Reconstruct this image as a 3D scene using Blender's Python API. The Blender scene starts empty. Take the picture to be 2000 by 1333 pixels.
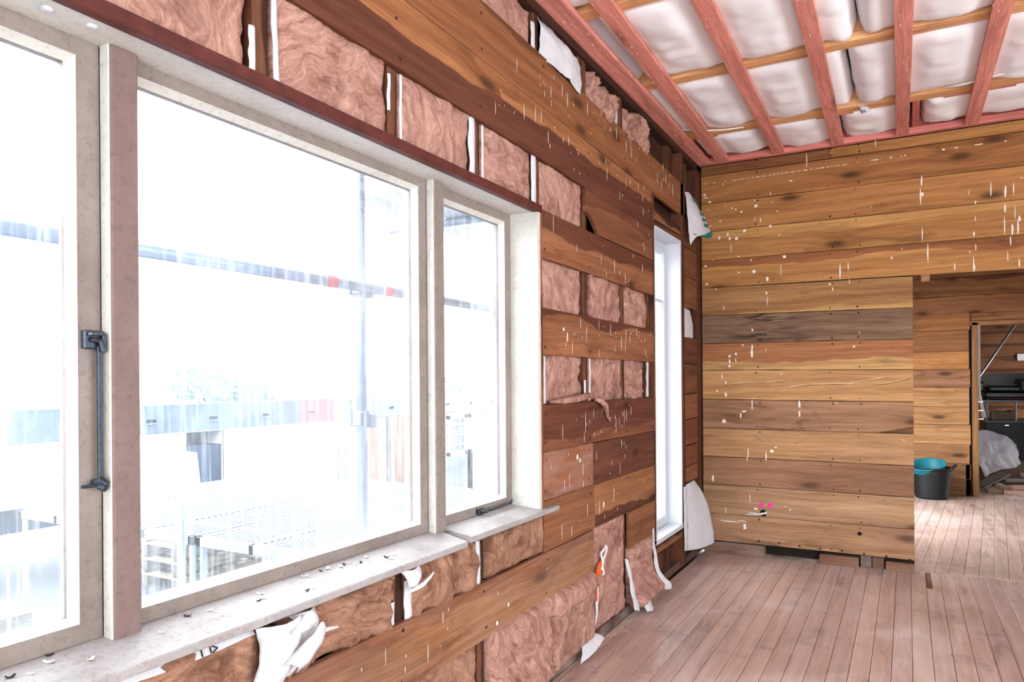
import bpy, math, random
from mathutils import Vector, Matrix, noise

# ------------------------------------------------------------------ camera
scene = bpy.context.scene
col = scene.collection
CAM = (1.41, 0.0, 1.36)
cam_data = bpy.data.cameras.new('camera')
cam_data.sensor_width = 36.0
cam_data.lens = 1397.0 / 2000.0 * 36.0
cam_data.shift_y = 77.5 / 2000.0
cam_data.clip_start = 0.05
cam_data.clip_end = 400
cam = bpy.data.objects.new('camera', cam_data)
cam.matrix_world = (Matrix.Translation(CAM)
                    @ Matrix.Rotation(math.radians(28.9), 4, 'Z')
                    @ Matrix.Rotation(math.radians(90), 4, 'X')
                    @ Matrix.Rotation(math.radians(-0.42), 4, 'Z'))
col.objects.link(cam)
scene.camera = cam

# ------------------------------------------------------------------ sky, exposure
world = bpy.data.worlds.new('overcast_sky')
world.use_nodes = True
wt = world.node_tree
wt.nodes['Background'].inputs[0].default_value = (0.93, 0.97, 1.0, 1)
wt.nodes['Background'].inputs[1].default_value = 11.0
scene.world = world
scene.view_settings.view_transform = 'Standard'
scene.view_settings.look = 'None'
scene.view_settings.exposure = 0.18
scene.view_settings.gamma = 1.0
scene.view_settings.use_curve_mapping = False
scene.cycles.use_denoising = True
scene.cycles.max_bounces = 7
scene.cycles.diffuse_bounces = 4
scene.cycles.use_adaptive_sampling = True
scene.cycles.adaptive_threshold = 0.045
scene.cycles.transparent_max_bounces = 8
scene.cycles.sample_clamp_indirect = 8.0

def portal(name, loc, rot, sx, sy):
    """daylight portal in a window or door opening: gives off nothing, only guides sky sampling"""
    d = bpy.data.lights.new(name, 'AREA')
    d.shape = 'RECTANGLE'
    d.size, d.size_y = sx, sy
    d.cycles.is_portal = True
    o = bpy.data.objects.new(name, d)
    o.location = loc
    o.rotation_euler = rot
    col.objects.link(o)
R90 = math.radians(90)
portal('portal_window', (-0.19, 1.58, 1.45), (0, -R90, 0), 1.30, 2.42)
portal('portal_narrow_window', (-0.19, 4.76, 1.35), (0, -R90, 0), 2.0, 0.6)
portal('portal_room_window', (0.62, 7.95, 1.15), (0, -R90, 0), 2.25, 2.0)
portal('portal_right_opening', (4.80, 1.25, 1.45), (0, R90, 0), 1.6, 3.8)
portal('portal_front_opening', (2.3, -2.42, 1.45), (-R90, 0, 0), 3.0, 1.6)
portal('portal_back_room_opening', (4.72, 11.6, 1.2), (0, R90, 0), 1.6, 1.4)

# ------------------------------------------------------------------ helpers: nodes
def S(r, g, b, a=1.0):
    f = lambda c: c / 12.92 if c <= 0.04045 else ((c + 0.055) / 1.055) ** 2.4
    return (f(r / 255), f(g / 255), f(b / 255), a)

def nd(t, typ, ins=None, **props):
    n = t.nodes.new(typ)
    for k, v in props.items():
        setattr(n, k, v)
    for k, v in (ins or {}).items():
        s = n.inputs[k]
        if isinstance(v, bpy.types.NodeSocket):
            t.links.new(v, s)
        else:
            s.default_value = v
    return n

def mth(t, op, a, b=None, c=None, clamp=False):
    ins = {0: a}
    if b is not None: ins[1] = b
    if c is not None: ins[2] = c
    return nd(t, 'ShaderNodeMath', ins, operation=op, use_clamp=clamp).outputs[0]

def mixc(t, f, a, b, mode='MIX'):
    return nd(t, 'ShaderNodeMix', {0: f, 6: a, 7: b}, data_type='RGBA', blend_type=mode).outputs[2]

def comb(t, x, y, z):
    return nd(t, 'ShaderNodeCombineXYZ', {0: x, 1: y, 2: z}).outputs[0]

def noi(t, vec, scale=1.0, detail=2.0, rough=0.5, dist=0.0):
    return nd(t, 'ShaderNodeTexNoise', {'Vector': vec, 'Scale': scale, 'Detail': detail, 'Roughness': rough, 'Distortion': dist}).outputs[0]

def rng(t, v, a, b, c=0.0, d=1.0, smooth=False):
    return nd(t, 'ShaderNodeMapRange', {0: v, 1: a, 2: b, 3: c, 4: d}, clamp=True,
              interpolation_type='SMOOTHSTEP' if smooth else 'LINEAR').outputs[0]

def newmat(name):
    m = bpy.data.materials.new(name)
    m.use_nodes = True
    t = m.node_tree
    b = t.nodes['Principled BSDF']
    return m, t, b

def bump(t, b, h, strength=0.3, dist=0.004):
    n = nd(t, 'ShaderNodeBump', {'Height': h, 'Strength': strength, 'Distance': dist})
    t.links.new(n.outputs[0], b.inputs['Normal'])

def oattr(t, name, vec=False):
    n = nd(t, 'ShaderNodeAttribute', attribute_type='OBJECT', attribute_name=name)
    return n.outputs[0] if vec else n.outputs[2]

def make_wood(name, la, wa, rough=0.72, gloss_noise=0.0, spec=0.25, contrast=1.0, worn=False, marks=False):
    """timber read from per-piece properties: sap, heart (colours), split, seed, dust, knot"""
    m, t, b = newmat(name)
    co = nd(t, 'ShaderNodeTexCoord').outputs['Object']
    sp = nd(t, 'ShaderNodeSeparateXYZ', {0: co})
    ax = dict(x=sp.outputs[0], y=sp.outputs[1], z=sp.outputs[2])
    da = [k for k in 'xyz' if k not in (la, wa)][0]
    l, w, d = ax[la], ax[wa], ax[da]
    seed = oattr(t, 'seed')
    L = mth(t, 'MULTIPLY_ADD', seed, 7.31, l)
    warp = mth(t, 'SUBTRACT', noi(t, comb(t, mth(t, 'MULTIPLY', L, 1.3), mth(t, 'MULTIPLY', w, 3.0), seed), 1.0, 2.0), 0.5)
    # knots bend the grain round them
    kv = nd(t, 'ShaderNodeTexVoronoi', {'Vector': comb(t, mth(t, 'MULTIPLY', L, 1.5), mth(t, 'MULTIPLY_ADD', w, 4.2, seed), 0.0), 'Scale': 1.0}, voronoi_dimensions='2D')
    kd = kv.outputs['Distance']
    kc = nd(t, 'ShaderNodeSeparateColor', {0: kv.outputs['Color']}).outputs[0]
    kon = mth(t, 'GREATER_THAN', mth(t, 'MULTIPLY', kc, oattr(t, 'knot')), 0.55)
    knot = mth(t, 'MULTIPLY', rng(t, kd, 0.03, 0.15, 1.0, 0.0, True), kon)
    halo = mth(t, 'MULTIPLY', rng(t, kd, 0.05, 0.40, 1.0, 0.0, True), kon)
    w2 = mth(t, 'ADD', w, mth(t, 'MULTIPLY_ADD', halo, 0.03, mth(t, 'MULTIPLY', warp, 0.07)))
    g1 = noi(t, comb(t, mth(t, 'MULTIPLY', L, 0.9), mth(t, 'MULTIPLY', w2, 22.0), mth(t, 'MULTIPLY_ADD', d, 20.0, seed)), 1.0, 4.0, 0.6)
    g2 = noi(t, comb(t, mth(t, 'MULTIPLY', L, 5.0), mth(t, 'MULTIPLY', w2, 190.0), mth(t, 'MULTIPLY_ADD', d, 60.0, seed)), 1.0, 3.0, 0.65)
    # sapwood / heartwood boundary
    edge = mth(t, 'SUBTRACT', noi(t, comb(t, mth(t, 'MULTIPLY', L, 1.7), seed, 0.0), 1.0, 3.0, 0.55), 0.5)
    hm = rng(t, mth(t, 'SUBTRACT', mth(t, 'MULTIPLY_ADD', edge, 0.16, w), oattr(t, 'split')), -0.004, 0.006, 0.0, 1.0, True)
    c = mixc(t, hm, oattr(t, 'sap', True), oattr(t, 'heart', True))
    k = contrast
    c = mixc(t, 1.0, c, nd(t, 'ShaderNodeCombineColor', {0: rng(t, g1, 0.25, 0.75, 1 - .42 * k, 1 + .22 * k), 1: rng(t, g1, 0.25, 0.75, 1 - .50 * k, 1 + .26 * k), 2: rng(t, g1, 0.25, 0.75, 1 - .55 * k, 1 + .28 * k)}).outputs[0], 'MULTIPLY')
    gg = rng(t, g2, 0.25, 0.75, 1 - .38 * k, 1 + .24 * k)
    c = mixc(t, 1.0, c, nd(t, 'ShaderNodeCombineColor', {0: gg, 1: gg, 2: gg}).outputs[0], 'MULTIPLY')
    # weathering blotches with their own shape
    st = noi(t, comb(t, mth(t, 'MULTIPLY', L, 2.2), mth(t, 'MULTIPLY', w, 7.0), mth(t, 'ADD', seed, 3.0)), 1.0, 3.0, 0.6, 0.6)
    c = mixc(t, rng(t, st, 0.56, 0.74, 0.0, 0.45, True), c, S(60, 32, 20))
    c = mixc(t, mth(t, 'MULTIPLY', halo, 0.30), c, S(92, 50, 26))
    c = mixc(t, mth(t, 'MULTIPLY', knot, 0.75), c, S(52, 28, 16))
    du = noi(t, comb(t, mth(t, 'MULTIPLY', L, 3.0), mth(t, 'MULTIPLY', w, 9.0), mth(t, 'ADD', seed, 9.0)), 1.0, 3.0, 0.7)
    c = mixc(t, mth(t, 'MULTIPLY', rng(t, du, 0.35, 0.75), oattr(t, 'dust')), c, S(196, 176, 172))
    # rot streaks and saw marks on the few boards that have them
    if marks:
        rt = noi(t, comb(t, mth(t, 'MULTIPLY', L, 5.0), mth(t, 'MULTIPLY', w, 42.0), seed), 1.0, 5.0, 0.6, 0.8)
        rm = mth(t, 'MULTIPLY', rng(t, rt, 0.50, 0.60), rng(t, mth(t, 'ABSOLUTE', mth(t, 'ADD', l, 0.26)), 0.05, 0.42, 1.0, 0.0, True))
        c = mixc(t, mth(t, 'MULTIPLY', rm, oattr(t, 'rot')), c, S(40, 28, 24))
        sw = mth(t, 'SINE', mth(t, 'MULTIPLY', mth(t, 'ADD', mth(t, 'MULTIPLY', l, 1.0), mth(t, 'MULTIPLY_ADD', mth(t, 'ABSOLUTE', mth(t, 'SUBTRACT', w, 0.02)), -0.8, mth(t, 'MULTIPLY', warp, 0.05))), 330.0))
        sm = mth(t, 'MULTIPLY', mth(t, 'MULTIPLY', rng(t, sw, 0.2, 0.9), rng(t, l, -0.3, 0.2)), oattr(t, 'saw'))
        c = mixc(t, sm, c, S(92, 58, 40))
    if worn:
        gp_ = nd(t, 'ShaderNodeNewGeometry').outputs['Position']
        b1 = noi(t, gp_, 3.1, 5.0, 0.68, 0.5)
        b2 = noi(t, nd(t, 'ShaderNodeVectorMath', {0: gp_, 1: (9.0, 3.0, 0.0)}, operation='ADD').outputs[0], 1.5, 4.0, 0.62, 0.6)
        b3 = noi(t, gp_, 26.0, 4.0, 0.7)
        c = mixc(t, rng(t, b1, 0.56, 0.72, 0.0, 0.55), c, S(104, 98, 108))
        c = mixc(t, rng(t, b2, 0.50, 0.70, 0.0, 0.55), c, S(226, 212, 208))
        c = mixc(t, rng(t, b3, 0.66, 0.74, 0.0, 0.5), c, S(80, 62, 60))
    t.links.new(c, b.inputs['Base Color'])
    if gloss_noise:
        t.links.new(rng(t, du, 0.3, 0.7, rough - gloss_noise, rough + gloss_noise), b.inputs['Roughness'])
    else:
        b.inputs['Roughness'].default_value = rough
    b.inputs['Specular IOR Level'].default_value = spec
    hb = noi(t, comb(t, mth(t, 'MULTIPLY', L, 4.0), mth(t, 'MULTIPLY', w, 120.0), mth(t, 'MULTIPLY_ADD', d, 60.0, seed)), 1.0, 2.0, 0.6)
    bump(t, b, hb, 0.30, 0.002)
    return m

def make_plain(name, c, rough=0.6, metal=0.0, var=0.12, scale=14.0, spec=0.35, bmp=0.15):
    m, t, b = newmat(name)
    co = nd(t, 'ShaderNodeTexCoord').outputs['Object']
    n = noi(t, co, scale, 5.0, 0.6)
    f = rng(t, n, 0.3, 0.7, 1 - var, 1 + var)
    t.links.new(mixc(t, 1.0, c, nd(t, 'ShaderNodeCombineColor', {0: f, 1: f, 2: f}).outputs[0], 'MULTIPLY'), b.inputs['Base Color'])
    b.inputs['Roughness'].default_value = rough
    b.inputs['Metallic'].default_value = metal
    b.inputs['Specular IOR Level'].default_value = spec
    bump(t, b, n, bmp, 0.003)
    return m

def make_paint(name, c, grime, amount):
    """old gloss paint with grime specks and rubbed dirt"""
    m, t, b = newmat(name)
    co = nd(t, 'ShaderNodeTexCoord').outputs['Object']
    n1 = noi(t, co, 5.0, 6.0, 0.65)
    n2 = noi(t, co, 60.0, 4.0, 0.7)
    n3 = nd(t, 'ShaderNodeTexVoronoi', {'Vector': co, 'Scale': 38.0}).outputs['Distance']
    c1 = mixc(t, mth(t, 'MULTIPLY', rng(t, n1, 0.36, 0.72), amount), c, grime)
    c2 = mixc(t, mth(t, 'MULTIPLY', rng(t, n2, 0.52, 0.80), amount * 0.8), c1, S(70, 60, 54))
    c3 = mixc(t, mth(t, 'MULTIPLY', rng(t, n3, 0.03, 0.09, 1.0, 0.0), amount * 0.5), c2, S(60, 50, 46))
    t.links.new(c3, b.inputs['Base Color'])
    b.inputs['Roughness'].default_value = 0.5
    b.inputs['Specular IOR Level'].default_value = 0.3
    bump(t, b, mth(t, 'ADD', n2, n1), 0.12, 0.002)
    return m

def make_fibre(name, a, bcol, dark, stretch=(1, 1, 1)):
    """glass-wool: matted swirling fibres"""
    m, t, b = newmat(name)
    co = nd(t, 'ShaderNodeTexCoord').outputs['Object']
    sd = oattr(t, 'seed')
    v = nd(t, 'ShaderNodeVectorMath', {0: nd(t, 'ShaderNodeVectorMath', {0: co, 1: stretch}, operation='MULTIPLY').outputs[0], 1: comb(t, sd, sd, sd)}, operation='ADD').outputs[0]
    v = nd(t, 'ShaderNodeVectorRotate', {'Vector': v, 'Angle': mth(t, 'MULTIPLY', sd, 0.37)}, rotation_type='X_AXIS').outputs[0]
    wv = nd(t, 'ShaderNodeVectorMath', {0: v, 1: nd(t, 'ShaderNodeVectorMath', {0: nd(t, 'ShaderNodeTexNoise', {'Vector': v, 'Scale': 4.0, 'Detail': 3.0}).outputs[1], 'Scale': 0.35}, operation='SCALE').outputs[0]}, operation='ADD').outputs[0]
    st = nd(t, 'ShaderNodeVectorMath', {0: wv, 1: (1.0, 3.2, 0.8)}, operation='MULTIPLY').outputs[0]
    n1 = noi(t, st, 8.0, 5.0, 0.74, 0.6)
    n2 = noi(t, wv, 6.0, 4.0, 0.65, 0.4)
    n3 = noi(t, st, 60.0, 4.0, 0.7, 0.8)
    c = mixc(t, rng(t, n1, 0.36, 0.64), a, bcol)
    c = mixc(t, rng(t, n2, 0.52, 0.72, 0.0, 0.7), c, dark)
    f = rng(t, n3, 0.3, 0.7, 0.78, 1.18)
    c = mixc(t, 1.0, c, nd(t, 'ShaderNodeCombineColor', {0: f, 1: f, 2: f}).outputs[0], 'MULTIPLY')
    t.links.new(c, b.inputs['Base Color'])
    b.inputs['Roughness'].default_value = 0.95
    b.inputs['Specular IOR Level'].default_value = 0.05
    bump(t, b, noi(t, v, 26.0, 4.0, 0.7, 1.0), 0.8, 0.012)
    return m

def make_glass(name, dirt):
    """dirty single glazing: clear glass under a film of dust and wiped streaks"""
    m, t, b = newmat(name)
    t.nodes.remove(b)
    out = t.nodes['Material Output']
    co = nd(t, 'ShaderNodeTexCoord').outputs['Object']
    sp = nd(t, 'ShaderNodeSeparateXYZ', {0: co})
    streak = noi(t, comb(t, sp.outputs[0], mth(t, 'MULTIPLY', sp.outputs[1], 60.0), mth(t, 'MULTIPLY', sp.outputs[2], 3.0)), 1.0, 4.0, 0.6, 0.5)
    film = noi(t, co, 2.2, 5.0, 0.6)
    speck = noi(t, co, 90.0, 3.0, 0.7)
    f = mth(t, 'ADD', mth(t, 'MULTIPLY', rng(t, streak, 0.50, 0.8), 0.09), mth(t, 'MULTIPLY', rng(t, film, 0.42, 0.75), 0.05))
    f = mth(t, 'ADD', f, mth(t, 'MULTIPLY', rng(t, speck, 0.66, 0.75), 0.10))
    f = mth(t, 'ADD', f, dirt, clamp=True)
    tr = nd(t, 'ShaderNodeBsdfTransparent', {0: (0.97, 0.985, 0.99, 1)})
    tl = nd(t, 'ShaderNodeBsdfTranslucent', {0: (0.86, 0.92, 1.0, 1)})
    gl = nd(t, 'ShaderNodeBsdfGlossy', {0: (1, 1, 1, 1), 'Roughness': 0.03})
    fr = nd(t, 'ShaderNodeFresnel', {0: 1.45})
    m1 = nd(t, 'ShaderNodeMixShader', {0: f, 1: tr.outputs[0], 2: tl.outputs[0]})
    m2 = nd(t, 'ShaderNodeMixShader', {0: mth(t, 'MULTIPLY', fr.outputs[0], 0.4), 1: m1.outputs[0], 2: gl.outputs[0]})
    t.links.new(m2.outputs[0], out.inputs[0])
    return m

def make_sheet(name, c, trans=0.25, wr=0.25):
    m, t, b = newmat(name)
    out = t.nodes['Material Output']
    co = nd(t, 'ShaderNodeTexCoord').outputs['Object']
    n = noi(t, co, 9.0, 5.0, 0.6, 0.6)
    f = rng(t, n, 0.3, 0.7, 0.9, 1.05)
    cc = mixc(t, 1.0, c, nd(t, 'ShaderNodeCombineColor', {0: f, 1: f, 2: f}).outputs[0], 'MULTIPLY')
    t.links.new(cc, b.inputs['Base Color'])
    b.inputs['Roughness'].default_value = 0.55
    b.inputs['Specular IOR Level'].default_value = 0.2
    bump(t, b, n, wr, 0.01)
    tl = nd(t, 'ShaderNodeBsdfTranslucent', {0: cc})
    mx = nd(t, 'ShaderNodeMixShader', {0: trans, 1: b.outputs[0], 2: tl.outputs[0]})
    t.links.new(mx.outputs[0], out.inputs[0])
    return m

W = {}   # wood by (length axis, width axis)
for k in ('yz', 'xz', 'zy', 'zx', 'yx', 'xy'):
    W[k] = make_wood('timber_' + k, k[0], k[1])
W['marked'] = make_wood('marked_timber', 'x', 'z', marks=True)
W['floor'] = make_wood('worn_floor_timber', 'y', 'x', rough=0.36, gloss_noise=0.10, spec=0.5, contrast=0.75, worn=True)
M = dict(
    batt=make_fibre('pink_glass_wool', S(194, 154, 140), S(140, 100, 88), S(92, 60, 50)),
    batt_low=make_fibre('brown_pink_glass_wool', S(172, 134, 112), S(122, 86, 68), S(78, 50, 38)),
    ceil=make_plain('white_polyester_batt', S(240, 238, 242), 0.95, 0, 0.03, 4.0, 0.05, 0.25),
    sash=make_paint('grimy_sash_paint', S(140, 130, 124), S(104, 94, 88), 0.7),
    mull=make_paint('mauve_brown_mullion_paint', S(126, 106, 102), S(98, 80, 76), 0.7),
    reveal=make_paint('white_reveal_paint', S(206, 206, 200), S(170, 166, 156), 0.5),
    white=make_paint('clean_white_paint', S(200, 205, 212), S(186, 190, 196), 0.3),
    sill=make_paint('dusty_sill_paint', S(166, 163, 164), S(126, 116, 110), 0.7),
    glass=make_glass('dirty_glass', 0.020),
    paper=make_sheet('white_building_paper', S(216, 218, 224), 0.15, 0.3),
    wrapteal=make_plain('teal_print', S(20, 110, 104), 0.6),
    steel=make_plain('tarnished_steel', S(70, 76, 86), 0.4, 0.85, 0.25, 60),
    dark=make_plain('black_wall_cavity_board', S(34, 26, 22), 0.9, 0, 0.3, 8),
    nail=make_plain('rusty_nail', S(40, 26, 20), 0.7, 0.3, 0.2, 80),
    splat=make_plain('dried_plaster', S(236, 230, 222), 0.85, 0, 0.06, 40),
    trim=make_plain('dark_red_stained_trim', S(82, 36, 30), 0.55, 0, 0.4, 18),
    plaster=make_plain('off_white_wall_lining', S(206, 196, 184), 0.8, 0, 0.06, 3),
    black=make_plain('black_rubber', S(22, 25, 28), 0.5, 0, 0.15, 20),
    vinyl=make_plain('black_vinyl', S(24, 27, 30), 0.35, 0, 0.2, 30),
    teal=make_plain('teal_rubber', S(20, 118, 132), 0.45, 0, 0.12, 14),
    alu=make_plain('aluminium', S(205, 208, 214), 0.3, 0.9, 0.05, 30),
    orange=make_plain('orange_plastic', S(226, 96, 30), 0.45, 0, 0.1, 30),
    cable=make_plain('white_cable_sheath', S(226, 224, 222), 0.45, 0, 0.05, 30),
    pinkspray=make_plain('pink_spray_paint', S(255, 40, 170), 0.6, 0, 0.05, 60),
    hole=make_plain('dark_hole', S(10, 8, 7), 0.95),
    galv=make_plain('galvanised_tube', S(130, 146, 170), 0.45, 0.5, 0.15, 12),
    board=make_plain('blue_grey_steel_board', S(100, 114, 140), 0.6, 0.0, 0.2, 10),
    redp=make_plain('faded_red_paint', S(186, 84, 92), 0.6, 0, 0.15, 12),
    concrete=make_plain('darkened_concrete_yard', S(72, 76, 84), 0.9, 0, 0.15, 1.2),  # yard concrete coloured dark to stand in for shade under the strong sky
    truckw=make_plain('white_vehicle_paint', S(214, 218, 222), 0.3, 0, 0.03, 3),
    darkint=make_plain('dark_blue_interior', S(20, 40, 62), 0.8, 0, 0.3, 3),
    tyre=make_plain('tyre_rubber', S(30, 30, 32), 0.85, 0, 0.1, 20),
    leaf=make_plain('foliage', S(128, 152, 148), 0.8, 0, 0.35, 6),
    bark=make_plain('bark', S(74, 60, 50), 0.9, 0, 0.3, 8),
    roof=make_plain('grey_roof_iron', S(120, 126, 134), 0.6, 0, 0.1, 4),
    card=make_plain('cardboard', S(120, 104, 88), 0.8, 0, 0.15, 12),
    tarp=make_sheet('dirty_drop_sheet', S(178, 172, 178), 0.1, 0.5),
    tag=make_plain('grey_printed_tag', S(120, 118, 116), 0.6, 0, 0.4, 120),
    ink=make_plain('black_ink', S(26, 24, 26), 0.7),
    fluff=make_plain('loose_glass_wool_tuft', S(190, 140, 116), 0.95, 0, 0.2, 30),
    fluffwood=make_plain('pale_splintered_wood', S(224, 188, 150), 0.8, 0, 0.15, 40),
    dirt=make_plain('grey_floor_dirt', S(128, 112, 104), 0.95, 0, 0.4, 20),
)

# ------------------------------------------------------------------ helpers: meshes and objects
rnd = random.Random(11)

def mesh_obj(name, verts, faces, mat, parent=None, smooth=False, centre=True, at=None, link=True):
    vs = [Vector(v) for v in verts]
    if at is not None:
        c = Vector(at)
    elif centre and vs:
        lo = Vector((min(v.x for v in vs), min(v.y for v in vs), min(v.z for v in vs)))
        hi = Vector((max(v.x for v in vs), max(v.y for v in vs), max(v.z for v in vs)))
        c = (lo + hi) / 2
    else:
        c = Vector((0, 0, 0))
    me = bpy.data.meshes.new(name)
    me.from_pydata([tuple(v - c) for v in vs], [], faces)
    if mat is not None:
        me.materials.append(mat)
    if smooth:
        me.polygons.foreach_set('use_smooth', [True] * len(me.polygons))
    me.update()
    o = bpy.data.objects.new(name, me)
    o.location = c
    col.objects.link(o)
    if parent is not None:
        o.parent = parent
        o.location = c - wloc(parent)
    return o

def wloc(o):
    v = Vector(o.location)
    while o.parent is not None:
        o = o.parent
        v += Vector(o.location)
    return v

def tag(o, label=None, cat=None, group=None, kind=None):
    if label: o['label'] = label
    if cat: o['category'] = cat
    if group: o['group'] = group
    if kind: o['kind'] = kind
    return o

def thing(name, loc, label, cat, group=None):
    o = bpy.data.objects.new(name, None)
    o.empty_display_size = 0.1
    o.location = loc
    col.objects.link(o)
    return tag(o, label, cat, group)

def muted(c, k=0.84, v=1.0):
    g_ = 0.30 * c[0] + 0.59 * c[1] + 0.11 * c[2]
    m_ = (0.97, 1.03, 0.90)
    return [m_[i] * v * (g_ + k * (x - g_)) for i, x in enumerate(c[:3])]

def wood(o, sap, heart=None, split=9.0, dust=0.0, knot=0.8, seed=None):
    o['sap'] = [float(v) for v in muted(sap)]
    o['heart'] = [float(v) for v in muted(heart or sap)]
    o['split'] = float(split)
    o['dust'] = float(dust)
    o['knot'] = float(knot)
    o['seed'] = float(rnd.random() * 10 if seed is None else seed)
    return o

class MB:
    def __init__(s): s.v, s.f = [], []
    def add(s, v, f):
        n = len(s.v); s.v += [tuple(p) for p in v]; s.f += [tuple(i + n for i in q) for q in f]; return s
    def box(s, x0, x1, y0, y1, z0, z1, c=0.0):
        if c <= 0:
            return s.add([(x0, y0, z0), (x1, y0, z0), (x1, y1, z0), (x0, y1, z0), (x0, y0, z1), (x1, y0, z1), (x1, y1, z1), (x0, y1, z1)],
                         [(0, 3, 2, 1), (4, 5, 6, 7), (0, 1, 5, 4), (1, 2, 6, 5), (2, 3, 7, 6), (3, 0, 4, 7)])
        v = []
        for z, k in ((z0, c), (z0 + c, 0), (z1 - c, 0), (z1, c)):
            v += [(x0 + k, y0 + c, z), (x0 + c, y0 + k, z), (x1 - c, y0 + k, z), (x1 - k, y0 + c, z),
                  (x1 - k, y1 - c, z), (x1 - c, y1 - k, z), (x0 + c, y1 - k, z), (x0 + k, y1 - c, z)]
        f = [tuple(range(7, -1, -1)), tuple(range(24, 32))]
        for r in range(3):
            for i in range(8):
                j = (i + 1) % 8
                f.append((r * 8 + i, r * 8 + j, r * 8 + 8 + j, r * 8 + 8 + i))
        return s.add(v, f)
    def obox(s, c, ax, ay, az):
        """box from centre and three half-axis vectors"""
        c, ax, ay, az = Vector(c), Vector(ax), Vector(ay), Vector(az)
        v = [c + sx * ax + sy * ay + sz * az for sz in (-1, 1) for sx, sy in ((-1, -1), (1, -1), (1, 1), (-1, 1))]
        return s.add(v, [(0, 3, 2, 1), (4, 5, 6, 7), (0, 1, 5, 4), (1, 2, 6, 5), (2, 3, 7, 6), (3, 0, 4, 7)])
    def prism(s, poly, t0, t1, axis, c=0.003):
        """poly in the wall's own two coordinates, extruded from back t0 to front t1 with a chamfered front edge"""
        n = len(poly)
        cx = sum(p[0] for p in poly) / n; cy = sum(p[1] for p in poly) / n
        sg = 1 if t1 > t0 else -1
        def P(u, v, w):
            return (w, u, v) if axis == 'x' else ((u, w, v) if axis == 'y' else (u, v, w))
        ins = []
        for i in range(n):
            a, b, d = poly[i - 1], poly[i], poly[(i + 1) % n]
            e1 = Vector((b[0] - a[0], b[1] - a[1])).normalized(); e2 = Vector((d[0] - b[0], d[1] - b[1])).normalized()
            nn = (Vector((-e1.y, e1.x)) + Vector((-e2.y, e2.x)))
            nn = nn.normalized() if nn.length > 1e-6 else Vector((0, 0))
            if nn.dot(Vector((cx - b[0], cy - b[1]))) < 0 and n < 6: nn = -nn
            ins.append((b[0] + nn.x * c, b[1] + nn.y * c))
        v = [P(p[0], p[1], t0) for p in poly] + [P(p[0], p[1], t1 - sg * c) for p in poly] + [P(p[0], p[1], t1) for p in ins]
        f = [tuple(range(2 * n, 3 * n)), tuple(range(n - 1, -1, -1))]
        for r in (0, 1):
            for i in range(n):
                j = (i + 1) % n
                f.append((r * n + i, r * n + j, r * n + n + j, r * n + n + i))
        # orientation
        ar = sum(poly[i - 1][0] * poly[i][1] - poly[i][0] * poly[i - 1][1] for i in range(n))
        handed = 1 if axis in ('x', 'z') else -1
        if ar * handed * sg < 0:
            f = [tuple(reversed(q)) for q in f]
        return s.add(v, f)
    def tube(s, pts, r, seg=8, cap=True):
        pts = [Vector(p) for p in pts]
        rr = r if isinstance(r, (list, tuple)) else [r] * len(pts)
        n0 = len(s.v); up = None
        for i, p in enumerate(pts):
            d = (pts[min(i + 1, len(pts) - 1)] - pts[max(i - 1, 0)]).normalized()
            if up is None:
                up = Vector((0, 0, 1)) if abs(d.z) < 0.9 else Vector((1, 0, 0))
            a = d.cross(up).normalized(); b = a.cross(d).normalized(); up = b
            for k in range(seg):
                th = 2 * math.pi * k / seg
                s.v.append(tuple(p + rr[i] * (math.cos(th) * a + math.sin(th) * b)))
        for i in range(len(pts) - 1):
            for k in range(seg):
                j = (k + 1) % seg
                s.f.append((n0 + i * seg + k, n0 + (i + 1) * seg + k, n0 + (i + 1) * seg + j, n0 + i * seg + j))
        if cap:
            s.f.append(tuple(n0 + k for k in range(seg)))
            e = n0 + (len(pts) - 1) * seg
            s.f.append(tuple(e + k for k in range(seg - 1, -1, -1)))
        return s
    def lathe(s, c, prof, seg=32):
        n0 = len(s.v)
        for (r, z) in prof:
            for k in range(seg):
                th = 2 * math.pi * k / seg
                s.v.append((c[0] + r * math.cos(th), c[1] + r * math.sin(th), c[2] + z))
        for i in range(len(prof) - 1):
            for k in range(seg):
                j = (k + 1) % seg
                s.f.append((n0 + i * seg + k, n0 + i * seg + j, n0 + (i + 1) * seg + j, n0 + (i + 1) * seg + k))
        return s
    def blob(s, c, u, v, n, ru, rv, h, k=8, rg=None):
        """lumpy flattened dab standing proud of a surface"""
        rg = rg or rnd
        c, u, v, n = Vector(c), Vector(u), Vector(v), Vector(n)
        ring = [c + u * (ru * math.cos(2 * math.pi * i / k) * rg.uniform(.6, 1.15)) + v * (rv * math.sin(2 * math.pi * i / k) * rg.uniform(.6, 1.15)) for i in range(k)]
        top = [c + (p - c) * 0.55 + n * h for p in ring]
        f = [(i, (i + 1) % k, k + (i + 1) % k, k + i) for i in range(k)] + [tuple(range(k, 2 * k))]
        return s.add(ring + top, f)
    def obj(s, name, mat, parent=None, smooth=False, at=None):
        return mesh_obj(name, s.v, s.f, mat, parent, smooth, at=at)

def edge_poly(u0, u1, v0a, v0b, v1a, v1b, wob=0.0015, nseg=6, rg=None):
    """long plank outline, (u0..u1) by bottom v0a->v0b and top v1a->v1b, edges slightly uneven"""
    rg = rg or rnd
    bot = [(u0 + (u1 - u0) * i / nseg, v0a + (v0b - v0a) * i / nseg + (rg.uniform(-wob, wob) if 0 < i < nseg else 0)) for i in range(nseg + 1)]
    top = [(u0 + (u1 - u0) * i / nseg, v1a + (v1b - v1a) * i / nseg + (rg.uniform(-wob, wob) if 0 < i < nseg else 0)) for i in range(nseg, -1, -1)]
    return bot + top

def fbm(p, o=4):
    return noise.fractal(Vector(p), 0.6, 2.1, o)

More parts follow.
